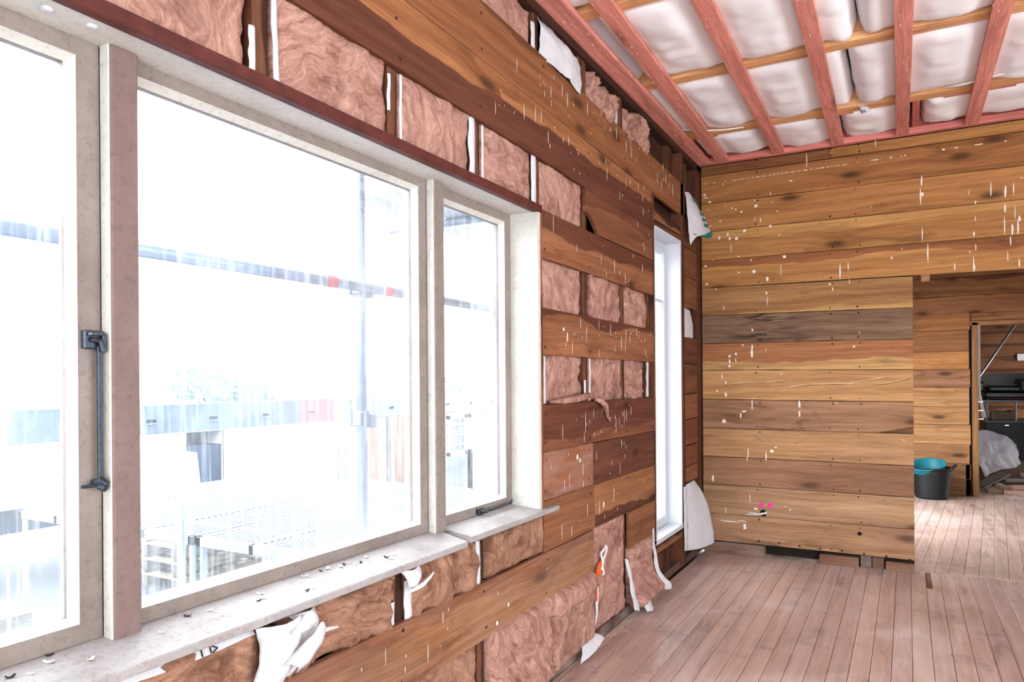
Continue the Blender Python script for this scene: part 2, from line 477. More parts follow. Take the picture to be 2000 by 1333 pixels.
def batt_x(name, y0, y1, z0, z1, label, front=-0.034, bulge=0.014, back=-0.10, rough=0.012, ragged=0.010, mat='batt', seed=None, lean=0.0, res=0.016, slump=0.0, group=None, tear=None):
    """one glass-wool batt pressed between studs; lumpy front, ragged rim, real thickness"""
    sd = rnd.random() * 50 if seed is None else seed
    nu = max(10, int((y1 - y0) / res)); nv = max(8, int((z1 - z0) / res))
    V, F = [], []
    for j in range(nv + 1):
        for i in range(nu + 1):
            u, v = i / nu, j / nv
            y, z = y0 + u * (y1 - y0), z0 + v * (z1 - z0)
            e = min(u * (y1 - y0), (1 - u) * (y1 - y0), v * (z1 - z0), (1 - v) * (z1 - z0))
            prof = 1 - math.exp(-e / 0.009)
            x = front - 0.018 + (0.018 + bulge) * prof
            x += rough * fbm((y * 5 + sd, z * 5, sd)) + rough * 0.8 * noise.noise(Vector((y * 14 + 3 * fbm((y * 3, z * 3, sd)), z * 6, sd))) + rough * 0.35 * fbm((y * 30, z * 24, sd))
            x += lean * (0.5 - v) + slump * math.exp(-((v - 0.12) / 0.16) ** 2)
            k = max(0.0, 1 - e / 0.03)
            y += ragged * k * fbm((y * 11, z * 11, sd + 9)); z += ragged * k * fbm((y * 11, z * 11, sd + 19))
            if tear is not None: x, y, z = tear(u, v, x, y, z)
            V.append((x, y, z))
    for j in range(nv):
        for i in range(nu):
            a = j * (nu + 1) + i
            F.append((a, a + 1, a + nu + 2, a + nu + 1))
    rim = [i for i in range(nu + 1)] + [j * (nu + 1) + nu for j in range(1, nv + 1)] + [nv * (nu + 1) + i for i in range(nu - 1, -1, -1)] + [j * (nu + 1) for j in range(nv - 1, 0, -1)]
    n0 = len(V)
    for r in rim: V.append((back, V[r][1], V[r][2]))
    m = len(rim)
    for k in range(m):
        F.append((rim[k], n0 + k, n0 + (k + 1) % m, rim[(k + 1) % m]))
    F.append(tuple(range(n0, n0 + m)))
    o = mesh_obj(name, V, F, M[mat], None, True)
    o['seed'] = float(sd)
    return tag(o, label, 'insulation', group)

def sheet(name, grid, mat, label=None, cat='paper', parent=None, sub=6, wr=0.004, thick=0.0015, seed=1.0, group=None, wfreq=14.0):
    """thin creased sheet through a coarse grid of points"""
    R_, C_ = len(grid), len(grid[0])
    def cr(p0, p1, p2, p3, t):
        return 0.5 * ((2 * p1) + (-p0 + p2) * t + (2 * p0 - 5 * p1 + 4 * p2 - p3) * t * t + (-p0 + 3 * p1 - 3 * p2 + p3) * t ** 3)
    g = [[Vector(p) for p in r] for r in grid]
    def line(ps):
        out = []
        for i in range(len(ps) - 1):
            a, b, c, d = ps[max(i - 1, 0)], ps[i], ps[i + 1], ps[min(i + 2, len(ps) - 1)]
            for k in range(sub): out.append(cr(a, b, c, d, k / sub))
        out.append(ps[-1]); return out
    rows = [line(r) for r in g]
    cols = [line([r[i] for r in rows]) for i in range(len(rows[0]))]
    nu, nv = len(cols), len(cols[0])
    V = []
    for i in range(nu):
        for j in range(nv):
            p = cols[i][j]
            q = p * wfreq
            k = abs(fbm((q.x * 1.0 + seed, q.y, q.z * 0.7), 3))
            V.append(p + Vector((noise.noise(q + Vector((seed, 0, 0))), 0.4 * noise.noise(q + Vector((0, seed, 0))), 0.3 * noise.noise(q + Vector((0, 0, seed))))) * wr + Vector((k * wr, 0, 0)))
    F = [(i * nv + j, (i + 1) * nv + j, (i + 1) * nv + j + 1, i * nv + j + 1) for i in range(nu - 1) for j in range(nv - 1)]
    o = mesh_obj(name, V, F, M[mat], parent, True)
    s = o.modifiers.new('thickness', 'SOLIDIFY'); s.thickness = thick; s.offset = 0
    if label: tag(o, label, cat, group)
    return o

# ================================================================== THE SETTING
RED_H, RED_S = S(112, 50, 30), S(170, 92, 52)
OR_S, OR_H = S(186, 104, 50), S(112, 52, 28)
STUD = S(118, 68, 46)

# ------------------------------------------------------------------ window wall (left)
mb = MB()
xa, xb = -0.15, -0.105
def wall_cut(mb, y0, y1, z0, z1, holes):
    """sheathing from y0..y1, z0..z1 in strips around rectangular openings (sorted by y, not overlapping)"""
    y = y0
    for (a, b, c, d) in holes:
        if a > y: mb.box(xa, xb, y, a, z0, z1)
        if c > z0: mb.box(xa, xb, a, b, z0, c)
        if d < z1: mb.box(xa, xb, a, b, d, z1)
        y = b
    if y < y1: mb.box(xa, xb, y, y1, z0, z1)
wall_cut(mb, -2.3, 5.80, -0.05, 3.25, [(0.35, 2.81, 0.76, 2.12), (4.43, 5.08, 0.31, 2.36)])
wall_left = tag(mb.obj('wall_left', M['dark'], at=(0, 0, 0)), kind='structure')

def plank_l(u0, u1, v0a, v0b, v1a, v1b, sap, heart=None, split=9.0, x1=0.0, x0=-0.022, dust=0.0, knot=0.6, name='plank', nseg=6, poly=None, seed=None):
    p = poly or edge_poly(u0, u1, v0a, v0b, v1a, v1b, nseg=nseg)
    if x1 >= 0:
        sap = [v * .80 for v in sap]; heart = [v * .82 for v in heart] if heart else None
    return wood(MB().prism(p, x0, x1, 'x').obj(name, W['yz'], wall_left), sap, heart, split, dust, knot, seed)

g = 0.0016
def zA1(y): return 2.817 - 0.0157 * (y - 2.345)
def zA0(y): return 2.594 - 0.0162 * (y - 1.864)
def zB0(y): return 2.368 - 0.0186 * (y - 1.426)
plank_l(-2.2, 5.165, zA0(-2.2) + g, zA0(5.165) + g, zA1(-2.2), zA1(5.165), S(166, 98, 54), S(132, 72, 40), 0.07, nseg=10, knot=0.9, seed=2.3)
plank_l(-2.2, 4.395, zB0(-2.2), zB0(4.395), zA0(-2.2) - g, zA0(4.395) - g, S(114, 58, 38), S(178, 108, 58), -0.005, nseg=10, knot=0.95, seed=5.1)
# broken-cornered plank beside the batt
plank_l(0, 0, 0, 0, 0, 0, S(150, 86, 54), S(128, 68, 44), 0.02, seed=7.7,
        poly=[(3.52, 2.122), (4.42, 2.120), (4.41, zB0(4.41) - g), (3.345, zB0(3.345) - g), (3.345, 2.215), (3.40, 2.205), (3.455, 2.170)])
Z = [0.163, 0.377, 0.594, 0.825, 1.040, 1.251, 1.474, 1.684, 1.905, 2.120]
plank_l(2.822, 4.43, Z[8], Z[8] - .008, Z[9], Z[9] - .006, S(170, 102, 64), S(122, 64, 42), 0.015, seed=1.4)
plank_l(2.822, 4.432, Z[6], Z[6] - .001, Z[7], Z[7] - .006, S(170, 102, 64), S(112, 58, 40), 0.070, seed=3.9)
plank_l(2.826, 4.428, Z[4], Z[4] - .004, Z[5], Z[5] - .004, S(150, 86, 58), S(120, 62, 44), -0.06, seed=6.6, knot=0.75)
plank_l(2.834, 3.408, Z[3], Z[3], Z[4] - g, Z[4] - g, S(172, 100, 66), dust=0.30, seed=8.2)
plank_l(3.412, 4.44, Z[3] - .004, Z[3] - .010, Z[4] - g - .002, Z[4] - .006, S(124, 68, 50), S(114, 60, 44), 0.0, seed=9.0, knot=.85)
plank_l(2.845, 3.428, Z[2] + g, Z[2] + g, Z[3] - g, Z[3] - g, S(164, 98, 62), S(112, 60, 42), 9, seed=2.0)
plank_l(3.432, 4.444, Z[2] + .004, Z[2] + .002, Z[3] - .006, Z[3] - .012, S(112, 60, 42), S(176, 110, 70), -0.06, seed=4.4)
plank_l(3.955, 4.44, Z[1], Z[1], Z[2] - g, Z[2] - g, S(158, 94, 60), seed=3.2)
plank_l(-2.2, 3.412, Z[1] + .002, Z[1] - .003, Z[2] - g, Z[2] - g - .002, S(176, 114, 74), S(154, 92, 60), 0.05, nseg=10, dust=0.12, seed=0.7)
# short planks between the narrow window and the corner, set back on battens
for i, (a, b, s_) in enumerate([(0.600, 0.715, S(140, 82, 54)), (0.720, 0.868, S(134, 74, 46)), (0.874, 1.06, S(126, 68, 44)), (1.066, 1.25, S(146, 84, 52)),
                                (1.256, 1.47, S(122, 68, 44)), (1.476, 1.668, S(116, 62, 42)), (1.895, 2.12, S(136, 80, 48)), (2.126, 2.335, S(128, 72, 46)), (2.341, 2.548, S(112, 62, 40))]):
    plank_l(5.155, 5.545, a, a, b, b, s_, x1=-0.012, x0=-0.03, nseg=3)
# studs, noggings and plates
def stud(y0, y1, z0, z1, x1=-0.024, x0=-0.103, c=STUD, name='stud', ax='zy', dust=0.0):
    return wood(MB().box(x0, x1, y0, y1, z0, z1, 0.002).obj(name, W[ax], wall_left), c, S(70, 36, 24), 0.0, dust, 0.3)
for y in (-2.05, -1.42, -0.78, -0.20, 0.25): stud(y, y + .048, 0.05, 2.99)
for y in (0.76, 1.262, 1.795, 2.303): stud(y, y + .048, 2.135, 2.99); stud(y + .008, y + .056, 0.05, 0.742)
stud(2.812, 2.860, 2.135, 2.99); stud(2.812, 2.872, 0.60, 2.13); stud(2.862, 2.906, 0.05, 0.745)
for y in (3.352, 3.895): stud(y, y + .048, 0.05, 2.99)
stud(3.300, 3.350, 2.79, 2.99, c=S(120, 66, 38))
stud(4.382, 4.428, 0.05, 2.99, c=S(124, 70, 42)); stud(4.86, 4.955, 2.58, 2.985, -0.03, c=S(96, 56, 34))
stud(4.425, 4.452, 0.33, 2.56, 0.0, c=S(110, 58, 36))
stud(5.072, 5.150, 0.02, 2.985, 0.0, c=S(112, 60, 38)); stud(5.33, 5.375, 2.60, 2.98, -0.04, c=S(104, 60, 36))
stud(5.55, 5.655, 0.02, 3.03, -0.004, c=S(92, 48, 30))
stud(-2.2, 5.655, 2.985, 3.028, -0.004, c=S(66, 34, 24), name='top_plate', ax='yz')
stud(-2.2, 4.42, 0.0, 0.055, -0.004, c=S(84, 56, 46), name='bottom_plate', ax='yz', dust=0.5)
stud(4.42, 5.655, 0.0, 0.055, -0.024, c=S(96, 52, 36), name='bottom_plate', ax='yz', dust=0.3)
# timber round the narrow window
stud(4.45, 5.075, 2.395, 2.455, -0.004, -0.10, c=S(150, 92, 52), name='lintel', ax='yz')
stud(4.45, 5.075, 2.355, 2.385, -0.002, -0.10, c=S(116, 68, 42), name='packer', ax='yz')
stud(4.45, 5.10, 2.455, 2.985, -0.07, -0.10, c=S(60, 34, 26), name='backing_board', ax='yz')
stud(4.45, 5.075, 0.235, 0.298, -0.004, -0.10, c=S(140, 88, 58), name='trimmer', ax='yz')
stud(4.45, 5.075, 0.055, 0.235, -0.075, -0.10, c=S(116, 58, 40), name='backing_board', ax='yz')
stud(4.83, 4.93, 0.055, 0.235, -0.045, -0.10, c=S(84, 46, 36), name='stud')
# dark red stained strip along the window head
tr = MB().prism(edge_poly(-0.2, 2.832, 2.096, 2.098, 2.132, 2.134, 0.0, 4), -0.022, 0.006, 'x').obj('head_trim', M['trim'], wall_left)
tag(tr, 'dark red stained strip along the window head')
stud(2.8155, 2.832, 0.80, 2.10, 0.004, -0.10, c=S(140, 84, 60), name='jamb_trim')

# nails and thin runs of old paint on this wall
mn = MB(); ms = MB()
rn = random.Random(5)
rows_l = [(Z[8], Z[9], 2.85, 4.4), (Z[6], Z[7], 2.85, 4.4), (Z[4], Z[5], 2.85, 4.4), (Z[3], Z[4], 2.85, 4.4), (Z[2], Z[3], 2.86, 4.4), (Z[1], Z[2], 0.3, 3.4), (2.36, 2.55, 0.3, 4.3), (2.60, 2.79, 0.3, 5.1)]
for (a, b, y0, y1) in rows_l:
    for ys in (0.28, 0.80, 1.29, 1.82, 2.33, 2.86, 3.37, 3.92, 4.40, 5.10):
        if y0 <= ys <= y1:
            for z in (a + 0.035, b - 0.035):
                r = rn.uniform(.0045, .008)
                mn.blob((0.0005, ys + rn.uniform(-.012, .012), z + rn.uniform(-.01, .01)), (0, 1, 0), (0, 0, 1), (1, 0, 0), r * 1.3, r, 0.0012, 7, rn)
        for _ in range(1):
            pass
for (a, b, y0, y1, n) in [(2.60, 2.80, 2.6, 4.9, 46), (2.36, 2.56, 2.4, 4.35, 34), (Z[9] + .02, 2.32, 3.6, 4.4, 8), (Z[8], Z[9], 2.9, 4.3, 14), (Z[6], Z[7], 3.0, 4.3, 34), (Z[4], Z[5], 3.0, 4.0, 26), (Z[3], Z[4], 2.9, 3.9, 16), (Z[2], Z[3], 3.0, 4.2, 14), (Z[1], Z[2], 1.2, 3.3, 12)]:
    for _ in range(n):
        y, z = rn.uniform(y0, y1), rn.uniform(a + .02, b - .02)
        h = min(rn.choice((.005, .008, .015, .03, .05)), (b - z), (z - a))
        ms.blob((0.0004, y, z), (0, 1, 0), (0, 0, 1), (1, 0, 0), rn.uniform(.0006, .0014), max(h, .0025), 0.0010, 6, rn)
for (y, z, ru, rv) in [(3.06, 1.60, .008, .012), (3.10, 1.565, .004, .03), (3.21, .985, .012, .018), (3.24, .965, .006, .016), (2.51, .458, .007, .011), (2.42, .41, .008, .012), (3.55, .70, .01, .02)]:
    ms.blob((0.0004, y, z), (0, 1, 0), (0, 0, 1), (1, 0, 0), ru, rv, 0.002, 8, rn)
tag(mn.obj('nail_heads', M['nail'], wall_left), kind='stuff')
tag(ms.obj('paint_drips', M['splat'], wall_left), kind='stuff')

# ------------------------------------------------------------------ end wall (back) with the doorless opening
BW = 5.66
mb = MB()
mb.box(-0.1, 1.448, BW + .03, BW + .115, 0.11, 3.2); mb.box(-0.1, 1.448, BW + .085, BW + .115, 0.0, 0.11); mb.box(1.448, 4.66, BW + .03, BW + .115, 2.075, 3.2)
wall_back = tag(mb.obj('wall_back', M['dark'], at=(0, 0, 0)), kind='structure')
zl = [3.045, 2.957, 2.737, 2.518, 2.291, 2.077, 1.859, 1.640, 1.431, 1.202, 0.978, 0.757, 0.538, 0.3125, 0.100]
zr = [3.045, 2.953, 2.734, 2.511, 2.284, 2.062, 1.845, 1.628, 1.417, 1.192, 0.972, 0.750, 0.531, 0.3105, 0.095]
def plank_b(u0, u1, a0, a1, b0, b1, sap, heart=None, split=9.0, dust=0.0, knot=0.8, y=BW, name='plank', par=None, poly=None, seed=None, th=0.022, nseg=6, wob=0.0015):
    p = poly or edge_poly(u0, u1, a0, a1, b0, b1, wob, nseg)
    return wood(MB().prism(p, y + th, y, 'y').obj(name, W['xz'], par or wall_back), sap, heart, split, dust, knot, seed)
Yl, Yh = S(196, 134, 66), S(150, 90, 42)
tones = [(S(186, 124, 58), S(150, 92, 44), 9), (S(176, 110, 52), S(150, 90, 44), 9), (S(190, 124, 60), S(156, 90, 44), 9), (S(186, 122, 58), S(200, 140, 72), 0.05),
         (S(190, 126, 60), S(158, 92, 46), 0.06), (S(200, 146, 82), S(170, 116, 66), -0.10), (S(136, 100, 80), S(124, 88, 70), 9), (S(206, 154, 94), S(178, 110, 66), -0.045),
         (S(204, 146, 92), S(196, 140, 90), 9), (S(170, 120, 90), S(160, 108, 80), 9), (S(192, 136, 88), S(186, 128, 84), 9), (S(162, 110, 78), S(192, 140, 98), 9),
         (S(186, 138, 102), S(178, 128, 94), 9), (S(182, 130, 94), S(160, 108, 74), 9)]
seeds_b = [1.1, 4.7, 2.6, 8.1, 6.3, 9.4, 3.3, 7.2, 5.5, 0.9, 2.2, 6.9, 8.8, 4.1]
for i in range(14):
    sap, heart, sp_ = tones[i]
    u1 = 4.658 if i < 5 else 1.4495
    def zz(a, b, x): return a + (b - a) * x / (2.08 if i < 5 else 1.4495)
    if i == 0:
        plank_b(0.0, 0.925, zl[1] + g, zl[1] + g, 3.028, 3.028, S(140, 84, 42), seed=3.0, dust=0.0)
        plank_b(0.928, 4.658, zl[1] + g, zl[1] - .006, 3.030, 3.030, sap, heart, sp_, seed=1.1, nseg=8)
        continue
    top0, bot0 = zl[i] - g, zl[i + 1] + g
    top1, bot1 = zz(zl[i], zr[i], u1) - g, zz(zl[i + 1], zr[i + 1], u1) + g
    x0 = 0.0
    if i == 9:   # split-off corner at the free end
        plank_b(0, 0, 0, 0, 0, 0, sap, heart, sp_, seed=seeds_b[i], poly=[(x0, bot0), (1.235, zz(zl[10], zr[10], 1.235) + g), (1.4495, bot1 + .048), (1.4495, top1), (x0, top0)])
        continue
    ob = plank_b(x0, u1, bot0, bot1, top0, top1, sap, heart, sp_, seed=seeds_b[i], knot=(0.95 if i in (1, 2, 3, 5, 12) else 0.75), nseg=8, dust=0.10 if i > 8 else 0.0)
    if i in (6, 11):
        ob.data.materials[0] = W['marked']
        ob['rot'] = 0.85 if i == 6 else 0.0
        ob['saw'] = 0.6 if i == 11 else 0.0
# loose strip of bark split in the ninth row, and the cavity behind the split corner
plank_b(1.18, 1.446, 0.975, 0.972, 1.03, 1.035, S(120, 78, 48), y=BW + .024, name='backing_board', nseg=2, th=0.004)
# bottom plate remnants under the boards
for (x0, x1, z1, yy, c, d) in [(0.0, 0.455, 0.088, BW + .02, S(120, 84, 64), .35), (0.84, 1.10, 0.072, BW + .012, S(140, 92, 72), .2), (1.11, 1.18, 0.085, BW + .05, S(110, 90, 80), .4), (1.185, 1.26, 0.085, BW + .06, S(116, 78, 60), .2), (1.27, 1.449, 0.06, BW + .04, S(150, 104, 74), .2), (0.455, 0.84, 0.02, BW + .05, S(96, 84, 74), .6)]:
    wood(MB().box(x0, x1, yy, BW + .112, 0.0, z1, .002).obj('plate_offcut', W['xz'], wall_back), c, c, 9, d, .3)
# long splintered crack in one board
for path in [[(0.158, 1.314), (0.272, 1.327), (0.4, 1.335), (0.454, 1.331), (0.509, 1.339), (0.57, 1.342), (0.631, 1.35)], [(0.539, 1.282), (0.668, 1.306), (0.78, 1.317), (0.874, 1.321), (0.96, 1.321), (1.052, 1.324), (1.135, 1.343), (1.237, 1.361), (1.298, 1.368)], [(1.196, 1.314), (1.271, 1.323), (1.324, 1.33), (1.384, 1.345), (1.442, 1.369)]]:
    MB().tube([(x, BW - .001 - .001 * (k % 2), z + rn.uniform(-.003, .003)) for k, (x, z) in enumerate(path)], [.0008] + [rn.uniform(.002, .005) for _ in path[2:]] + [.0008], 6).obj('splinter', M['fluffwood'], wall_back)
    MB().tube([(x, BW - .0006, z - .005 + rn.uniform(-.001, .001)) for (x, z) in path], .0014, 5).obj('crack', M['hole'], wall_back)
# nails, holes, plaster dabs
mn = MB(); ms = MB()
def wb(x, z, y=BW): return (x, y - .0005, z)
UX, UZ, NY = (1, 0, 0), (0, 0, 1), (0, -1, 0)
for i in range(14):
    for x in (0.42, 0.93, 1.11):
        za = zl[i] + (zr[i] - zl[i]) * x / 1.45; zb = zl[i + 1] + (zr[i + 1] - zl[i + 1]) * x / 1.45
        for z in (za - .022, zb + .022):
            if rn.random() < .85:
                r = rn.uniform(.0045, .0085); mn.blob(wb(x + rn.uniform(-.015, .015), z), UX, UZ, NY, r, r, .0012, 7, rn)
for i in range(8):
    mn.blob(wb(0.42 + i * .143, 0.128 - .004 * i + rn.uniform(-.006, .006)), UX, UZ, NY, .010, .007, .0015, 7, rn)
for _ in range(70):
    r = rn.uniform(.002, .004); mn.blob(wb(rn.uniform(0.03, 1.43), rn.uniform(0.12, 3.0)), UX, UZ, NY, r, r, .001, 6, rn)
for _ in range(40):
    r = rn.uniform(.002, .004); mn.blob(wb(rn.uniform(1.45, 4.5), rn.uniform(2.1, 3.0)), UX, UZ, NY, r, r, .001, 6, rn)
SPLAT = [(0.028,2.811,0.0119,0.0091),(0.036,2.787,0.0198,0.005),(0.065,2.747,0.0139,0.0103),(0.169,2.875,0.0059,0.0062),(0.667,2.83,0.0127,0.0058),(0.413,2.674,0.015,0.0132),(0.405,2.72,0.0071,0.0074),(0.306,2.642,0.0095,0.0099),(0.237,2.679,0.0079,0.0083),(0.264,2.668,0.0059,0.0103),(0.567,2.618,0.0063,0.0066),(0.447,2.564,0.0071,0.0165),(0.147,2.59,0.0087,0.0074),(0.517,2.511,0.0139,0.0099),(0.328,2.495,0.0135,0.0141),(0.202,2.48,0.0095,0.0165),(0.217,2.445,0.0119,0.0141),(0.138,2.461,0.0119,0.0141),(0.27,2.443,0.0143,0.0132),(0.615,2.272,0.015,0.0141),(0.283,2.303,0.0063,0.0074),(0.089,2.295,0.0055,0.0058),(0.375,2.265,0.0063,0.0099),(0.032,2.248,0.0103,0.0116),(0.284,2.179,0.0119,0.0066),(0.396,2.177,0.0143,0.0165),(0.492,2.116,0.0135,0.0207),(0.039,2.106,0.0143,0.0074),(0.112,2.061,0.0055,0.0058),(1.198,2.571,0.0048,0.005),(1.386,2.256,0.0055,0.0058),(1.323,2.202,0.0063,0.0091),(0.068,2.561,0.0079,0.0066),(0.185,2.704,0.0055,0.005),(0.06,2.686,0.0055,0.005),(0.53,2.688,0.0048,0.005),(0.581,2.436,0.0071,0.0058),(0.775,2.961,0.0028,0.0579),(0.519,2.759,0.0036,0.0157),(0.227,2.368,0.0028,0.038),(0.591,2.167,0.0028,0.0517),(0.993,2.127,0.0055,0.0599),(1.047,2.16,0.004,0.0318),(0.404,2.577,0.0028,0.0248),(1.053,2.053,0.0032,0.0227),(0.037,2.894,0.0081,0.003),(0.1,2.893,0.0156,0.0031),(0.143,2.895,0.0034,0.0035),(0.187,2.895,0.008,0.0037),(0.258,2.893,0.0204,0.0029),(0.291,2.895,0.0063,0.0031),(0.318,2.894,0.0139,0.0033),(0.343,2.896,0.0045,0.0033),(0.362,2.895,0.0094,0.0021),(0.391,2.895,0.0129,0.0033),(0.429,2.894,0.0179,0.0036),(0.47,2.894,0.0197,0.0028),(0.517,2.894,0.0213,0.0022),(0.548,2.896,0.0076,0.0037),(0.575,2.895,0.0161,0.0026),(0.606,2.896,0.0111,0.0026),(0.636,2.895,0.0152,0.0036),(0.677,2.895,0.0223,0.0035),(0.722,2.896,0.017,0.0023),(0.766,2.895,0.023,0.0036),(0.808,2.896,0.0179,0.0024),(0.845,2.896,0.015,0.0025),(0.879,2.896,0.0208,0.0037),(0.918,2.896,0.0197,0.0027),(0.946,2.898,0.0092,0.0033),(0.965,2.899,0.0041,0.0031),(0.986,2.897,0.018,0.0026),(1.029,2.896,0.0234,0.0029),(1.114,2.898,0.0095,0.0022),(1.258,2.9,0.0064,0.0021),(1.32,2.899,0.0096,0.0037),(1.386,2.899,0.0109,0.0028),(0.381,1.733,0.0079,0.0132),(0.31,1.62,0.0103,0.0074),(0.21,1.536,0.0103,0.0124),(0.21,1.499,0.0079,0.0207),(0.208,1.461,0.0111,0.0149),(0.258,1.554,0.0095,0.0124),(0.256,1.506,0.004,0.0207),(0.378,1.602,0.0071,0.0289),(0.377,1.553,0.0103,0.0372),(0.479,1.58,0.0036,0.0157),(0.15,1.379,0.0079,0.0207),(0.179,1.332,0.0087,0.0149),(0.178,1.241,0.0111,0.0273),(0.113,1.266,0.0095,0.0083),(0.589,1.395,0.0055,0.0107),(0.712,1.167,0.0095,0.0331),(0.713,1.099,0.0071,0.0289),(0.315,1.111,0.0238,0.0074),(0.29,1.08,0.0071,0.0207),(0.963,1.181,0.0055,0.0074),(0.164,1.048,0.0079,0.0058),(1.117,1.686,0.0036,0.0083),(1.081,1.585,0.0087,0.0091),(0.375,1.159,0.0055,0.0455),(0.724,1.862,0.004,0.005),(0.943,2.008,0.0048,0.0149),(0.926,2.046,0.0158,0.0066),(0.486,2.007,0.0063,0.0145),(0.491,1.946,0.0028,0.0475),(0.168,1.915,0.0036,0.0227),(0.164,1.032,0.017,0.0151),(0.515,0.814,0.0161,0.0159),(0.474,0.769,0.0068,0.0399),(0.344,0.802,0.0051,0.0443),(0.337,0.754,0.0042,0.0266),(0.076,0.584,0.0102,0.0266),(0.314,0.227,0.0127,0.0266),(0.314,0.214,0.017,0.0089),(0.396,0.37,0.0161,0.0097),(0.643,0.382,0.0068,0.0071),(0.607,0.405,0.0059,0.0062),(1.388,0.926,0.0051,0.0062),(0.545,0.845,0.0102,0.0071),(0.172,0.339,0.0042,0.0266),(0.354,0.442,0.0028,0.0443),(0.206,0.257,0.1019,0.0062),(0.293,0.269,0.0509,0.0044),(1.507,2.707,0.0065,0.0421),(1.5,2.608,0.0054,0.0645),(1.509,2.346,0.0038,0.0477),(1.541,2.216,0.0048,0.073),(1.815,2.414,0.0032,0.0224),(1.806,2.317,0.0059,0.0224),(1.817,2.224,0.0038,0.0281),(1.805,2.113,0.0038,0.0561),(1.903,2.596,0.0043,0.0561),(1.982,2.576,0.0065,0.0449),(1.98,2.461,0.0059,0.0337),(1.976,2.345,0.0038,0.0701),(2.026,2.589,0.0043,0.0449),(2.018,2.324,0.0065,0.0449),(2.048,2.332,0.0054,0.0533),(2.056,2.391,0.0065,0.0281),(2.008,2.251,0.0043,0.0365),(1.992,2.15,0.0032,0.0393),(1.697,2.108,0.0038,0.0337),(1.783,2.198,0.0065,0.0079),(1.385,2.256,0.0048,0.0056),(1.322,2.199,0.0065,0.0129),(1.817,2.524,0.0054,0.0129),(1.781,2.593,0.0032,0.0224),(1.227,3.02,0.0043,0.0309),(1.637,2.907,0.0118,0.0084),(1.712,2.906,0.014,0.0056),(1.836,2.907,0.0323,0.0039),(1.984,2.905,0.0075,0.0056),(1.226,2.9,0.0323,0.0045),(1.327,2.903,0.0065,0.0045),(1.409,2.901,0.0075,0.0056),(1.807,2.091,0.0075,0.0253),(2.033,2.431,0.0028,0.0505),(2.054,2.102,0.0043,0.0337),(1.511,2.619,0.0108,0.0168),(2.069,2.651,0.0086,0.0039)]
for (x, z, ru, rv) in SPLAT:
    ms.blob(wb(x, z), UX, UZ, NY, ru, rv, .0035 if rv < .03 else .0015, 8, rn)
tag(mn.obj('nail_heads', M['nail'], wall_back), kind='stuff')
tag(ms.obj('plaster_dabs', M['splat'], wall_back), kind='stuff')
h = MB().blob(wb(0.452, 0.342), UX, UZ, NY, .024, .024, .0006, 16, random.Random(99)); h.v = [(0.452 + .026 * math.cos(2 * math.pi * (k % 16) / 16) * (1 if k < 16 else .97), BW - .0005 - (0.0005 if k >= 16 else 0), 0.342 + .026 * math.sin(2 * math.pi * (k % 16) / 16) * (1 if k < 16 else .97)) for k in range(32)]
h.obj('cable_hole', M['hole'], wall_back)
h2 = MB(); h2.add([(1.108 + .014 * math.cos(a * math.pi / 6), BW - .0008, 0.250 + .014 * math.sin(a * math.pi / 6)) for a in range(12)], [tuple(range(12))])
h2.obj('drilled_hole', M['hole'], wall_back)
for (x, z) in ((0.437, 0.403), (0.501, 0.404)):
    s_ = MB().add([(x + .020 * math.cos(a * math.pi / 8) * rn.uniform(.85, 1.1), BW - .0009, z + .017 * math.sin(a * math.pi / 8) * rn.uniform(.85, 1.1)) for a in range(16)], [tuple(range(16))])
    tag(s_.obj('spray_mark', M['pinkspray'], wall_back), 'bright pink spray dot above the cable hole')
wood(MB().box(1.500, 1.552, BW + .02, BW + .075, 2.025, 2.074, .002).obj('packing_block', W['xz'], wall_back), S(176, 116, 68), S(176, 116, 68), 9, 0, .2)

# ------------------------------------------------------------------ floor
floor = tag(MB().box(-0.14, 4.66, -2.3, 5.80, -0.09, -0.03).box(0.6, 4.66, 5.80, 13.0, -0.09, -0.03).obj('floor', M['bark'], at=(0, 0, 0)), kind='structure')
def fcol():
    k = rnd.choice(((208, 166, 162), (214, 172, 166), (198, 156, 154), (210, 170, 168), (214, 176, 168), (200, 158, 158)))
    return S(*k)
def board(poly, dust):
    return wood(MB().prism(poly, -0.03, 0.0, 'z', 0.0016).obj('floorboard', W['floor'], floor), fcol(), fcol(), 9, dust, 0.35)
pw = 0.0868
x = 1.3385 - 15 * pw - 0.03
k = 0
xs = [-0.004] + [1.3385 + i * pw for i in range(-15, 39)]
gp = 0.0011
for a, b in zip(xs[:-1], xs[1:]):
    y1 = 5.79 + rnd.uniform(-.012, .012)
    if abs(a - (1.3385 + 2 * pw)) < 1e-6:
        board([(a + gp, -2.25), (b - gp, -2.25), (b - gp, y1), (a + .036, y1), (a + .036, 5.33), (a + gp, 5.33)], .45)
    elif rnd.random() < .4:
        ys = rnd.uniform(0.5, 5.0)
        board([(a + gp, -2.25), (b - gp, -2.25), (b - gp, ys - .001), (a + gp, ys - .001)], .40)
        board([(a + gp, ys + .001), (b - gp, ys + .001), (b - gp, y1), (a + gp, y1)], .45)
    else:
        board([(a + gp, -2.25), (b - gp, -2.25), (b - gp, y1), (a + gp, y1)], rnd.uniform(.3, .5))
wood(MB().box(1.512, 1.549, 5.335, 5.78, -.03, -.010).obj('notch_filler', W['yx'], floor), S(150, 100, 70))  # brown block added inside the floor notch so the gap looks less dark
sh = 0.09
for i in range(8, 53):
    a = 0.0 + i * 0.0872; y0, y1 = 5.80 + rnd.uniform(0, .012), 9.80
    s0, s1 = sh * (y0 - 5.8), sh * (y1 - 5.8)
    board([(a + gp, y0), (a + .0872 - gp, y0), (a + .0872 - gp + s1, y1), (a + gp + s1, y1)], rnd.uniform(.25, .45))
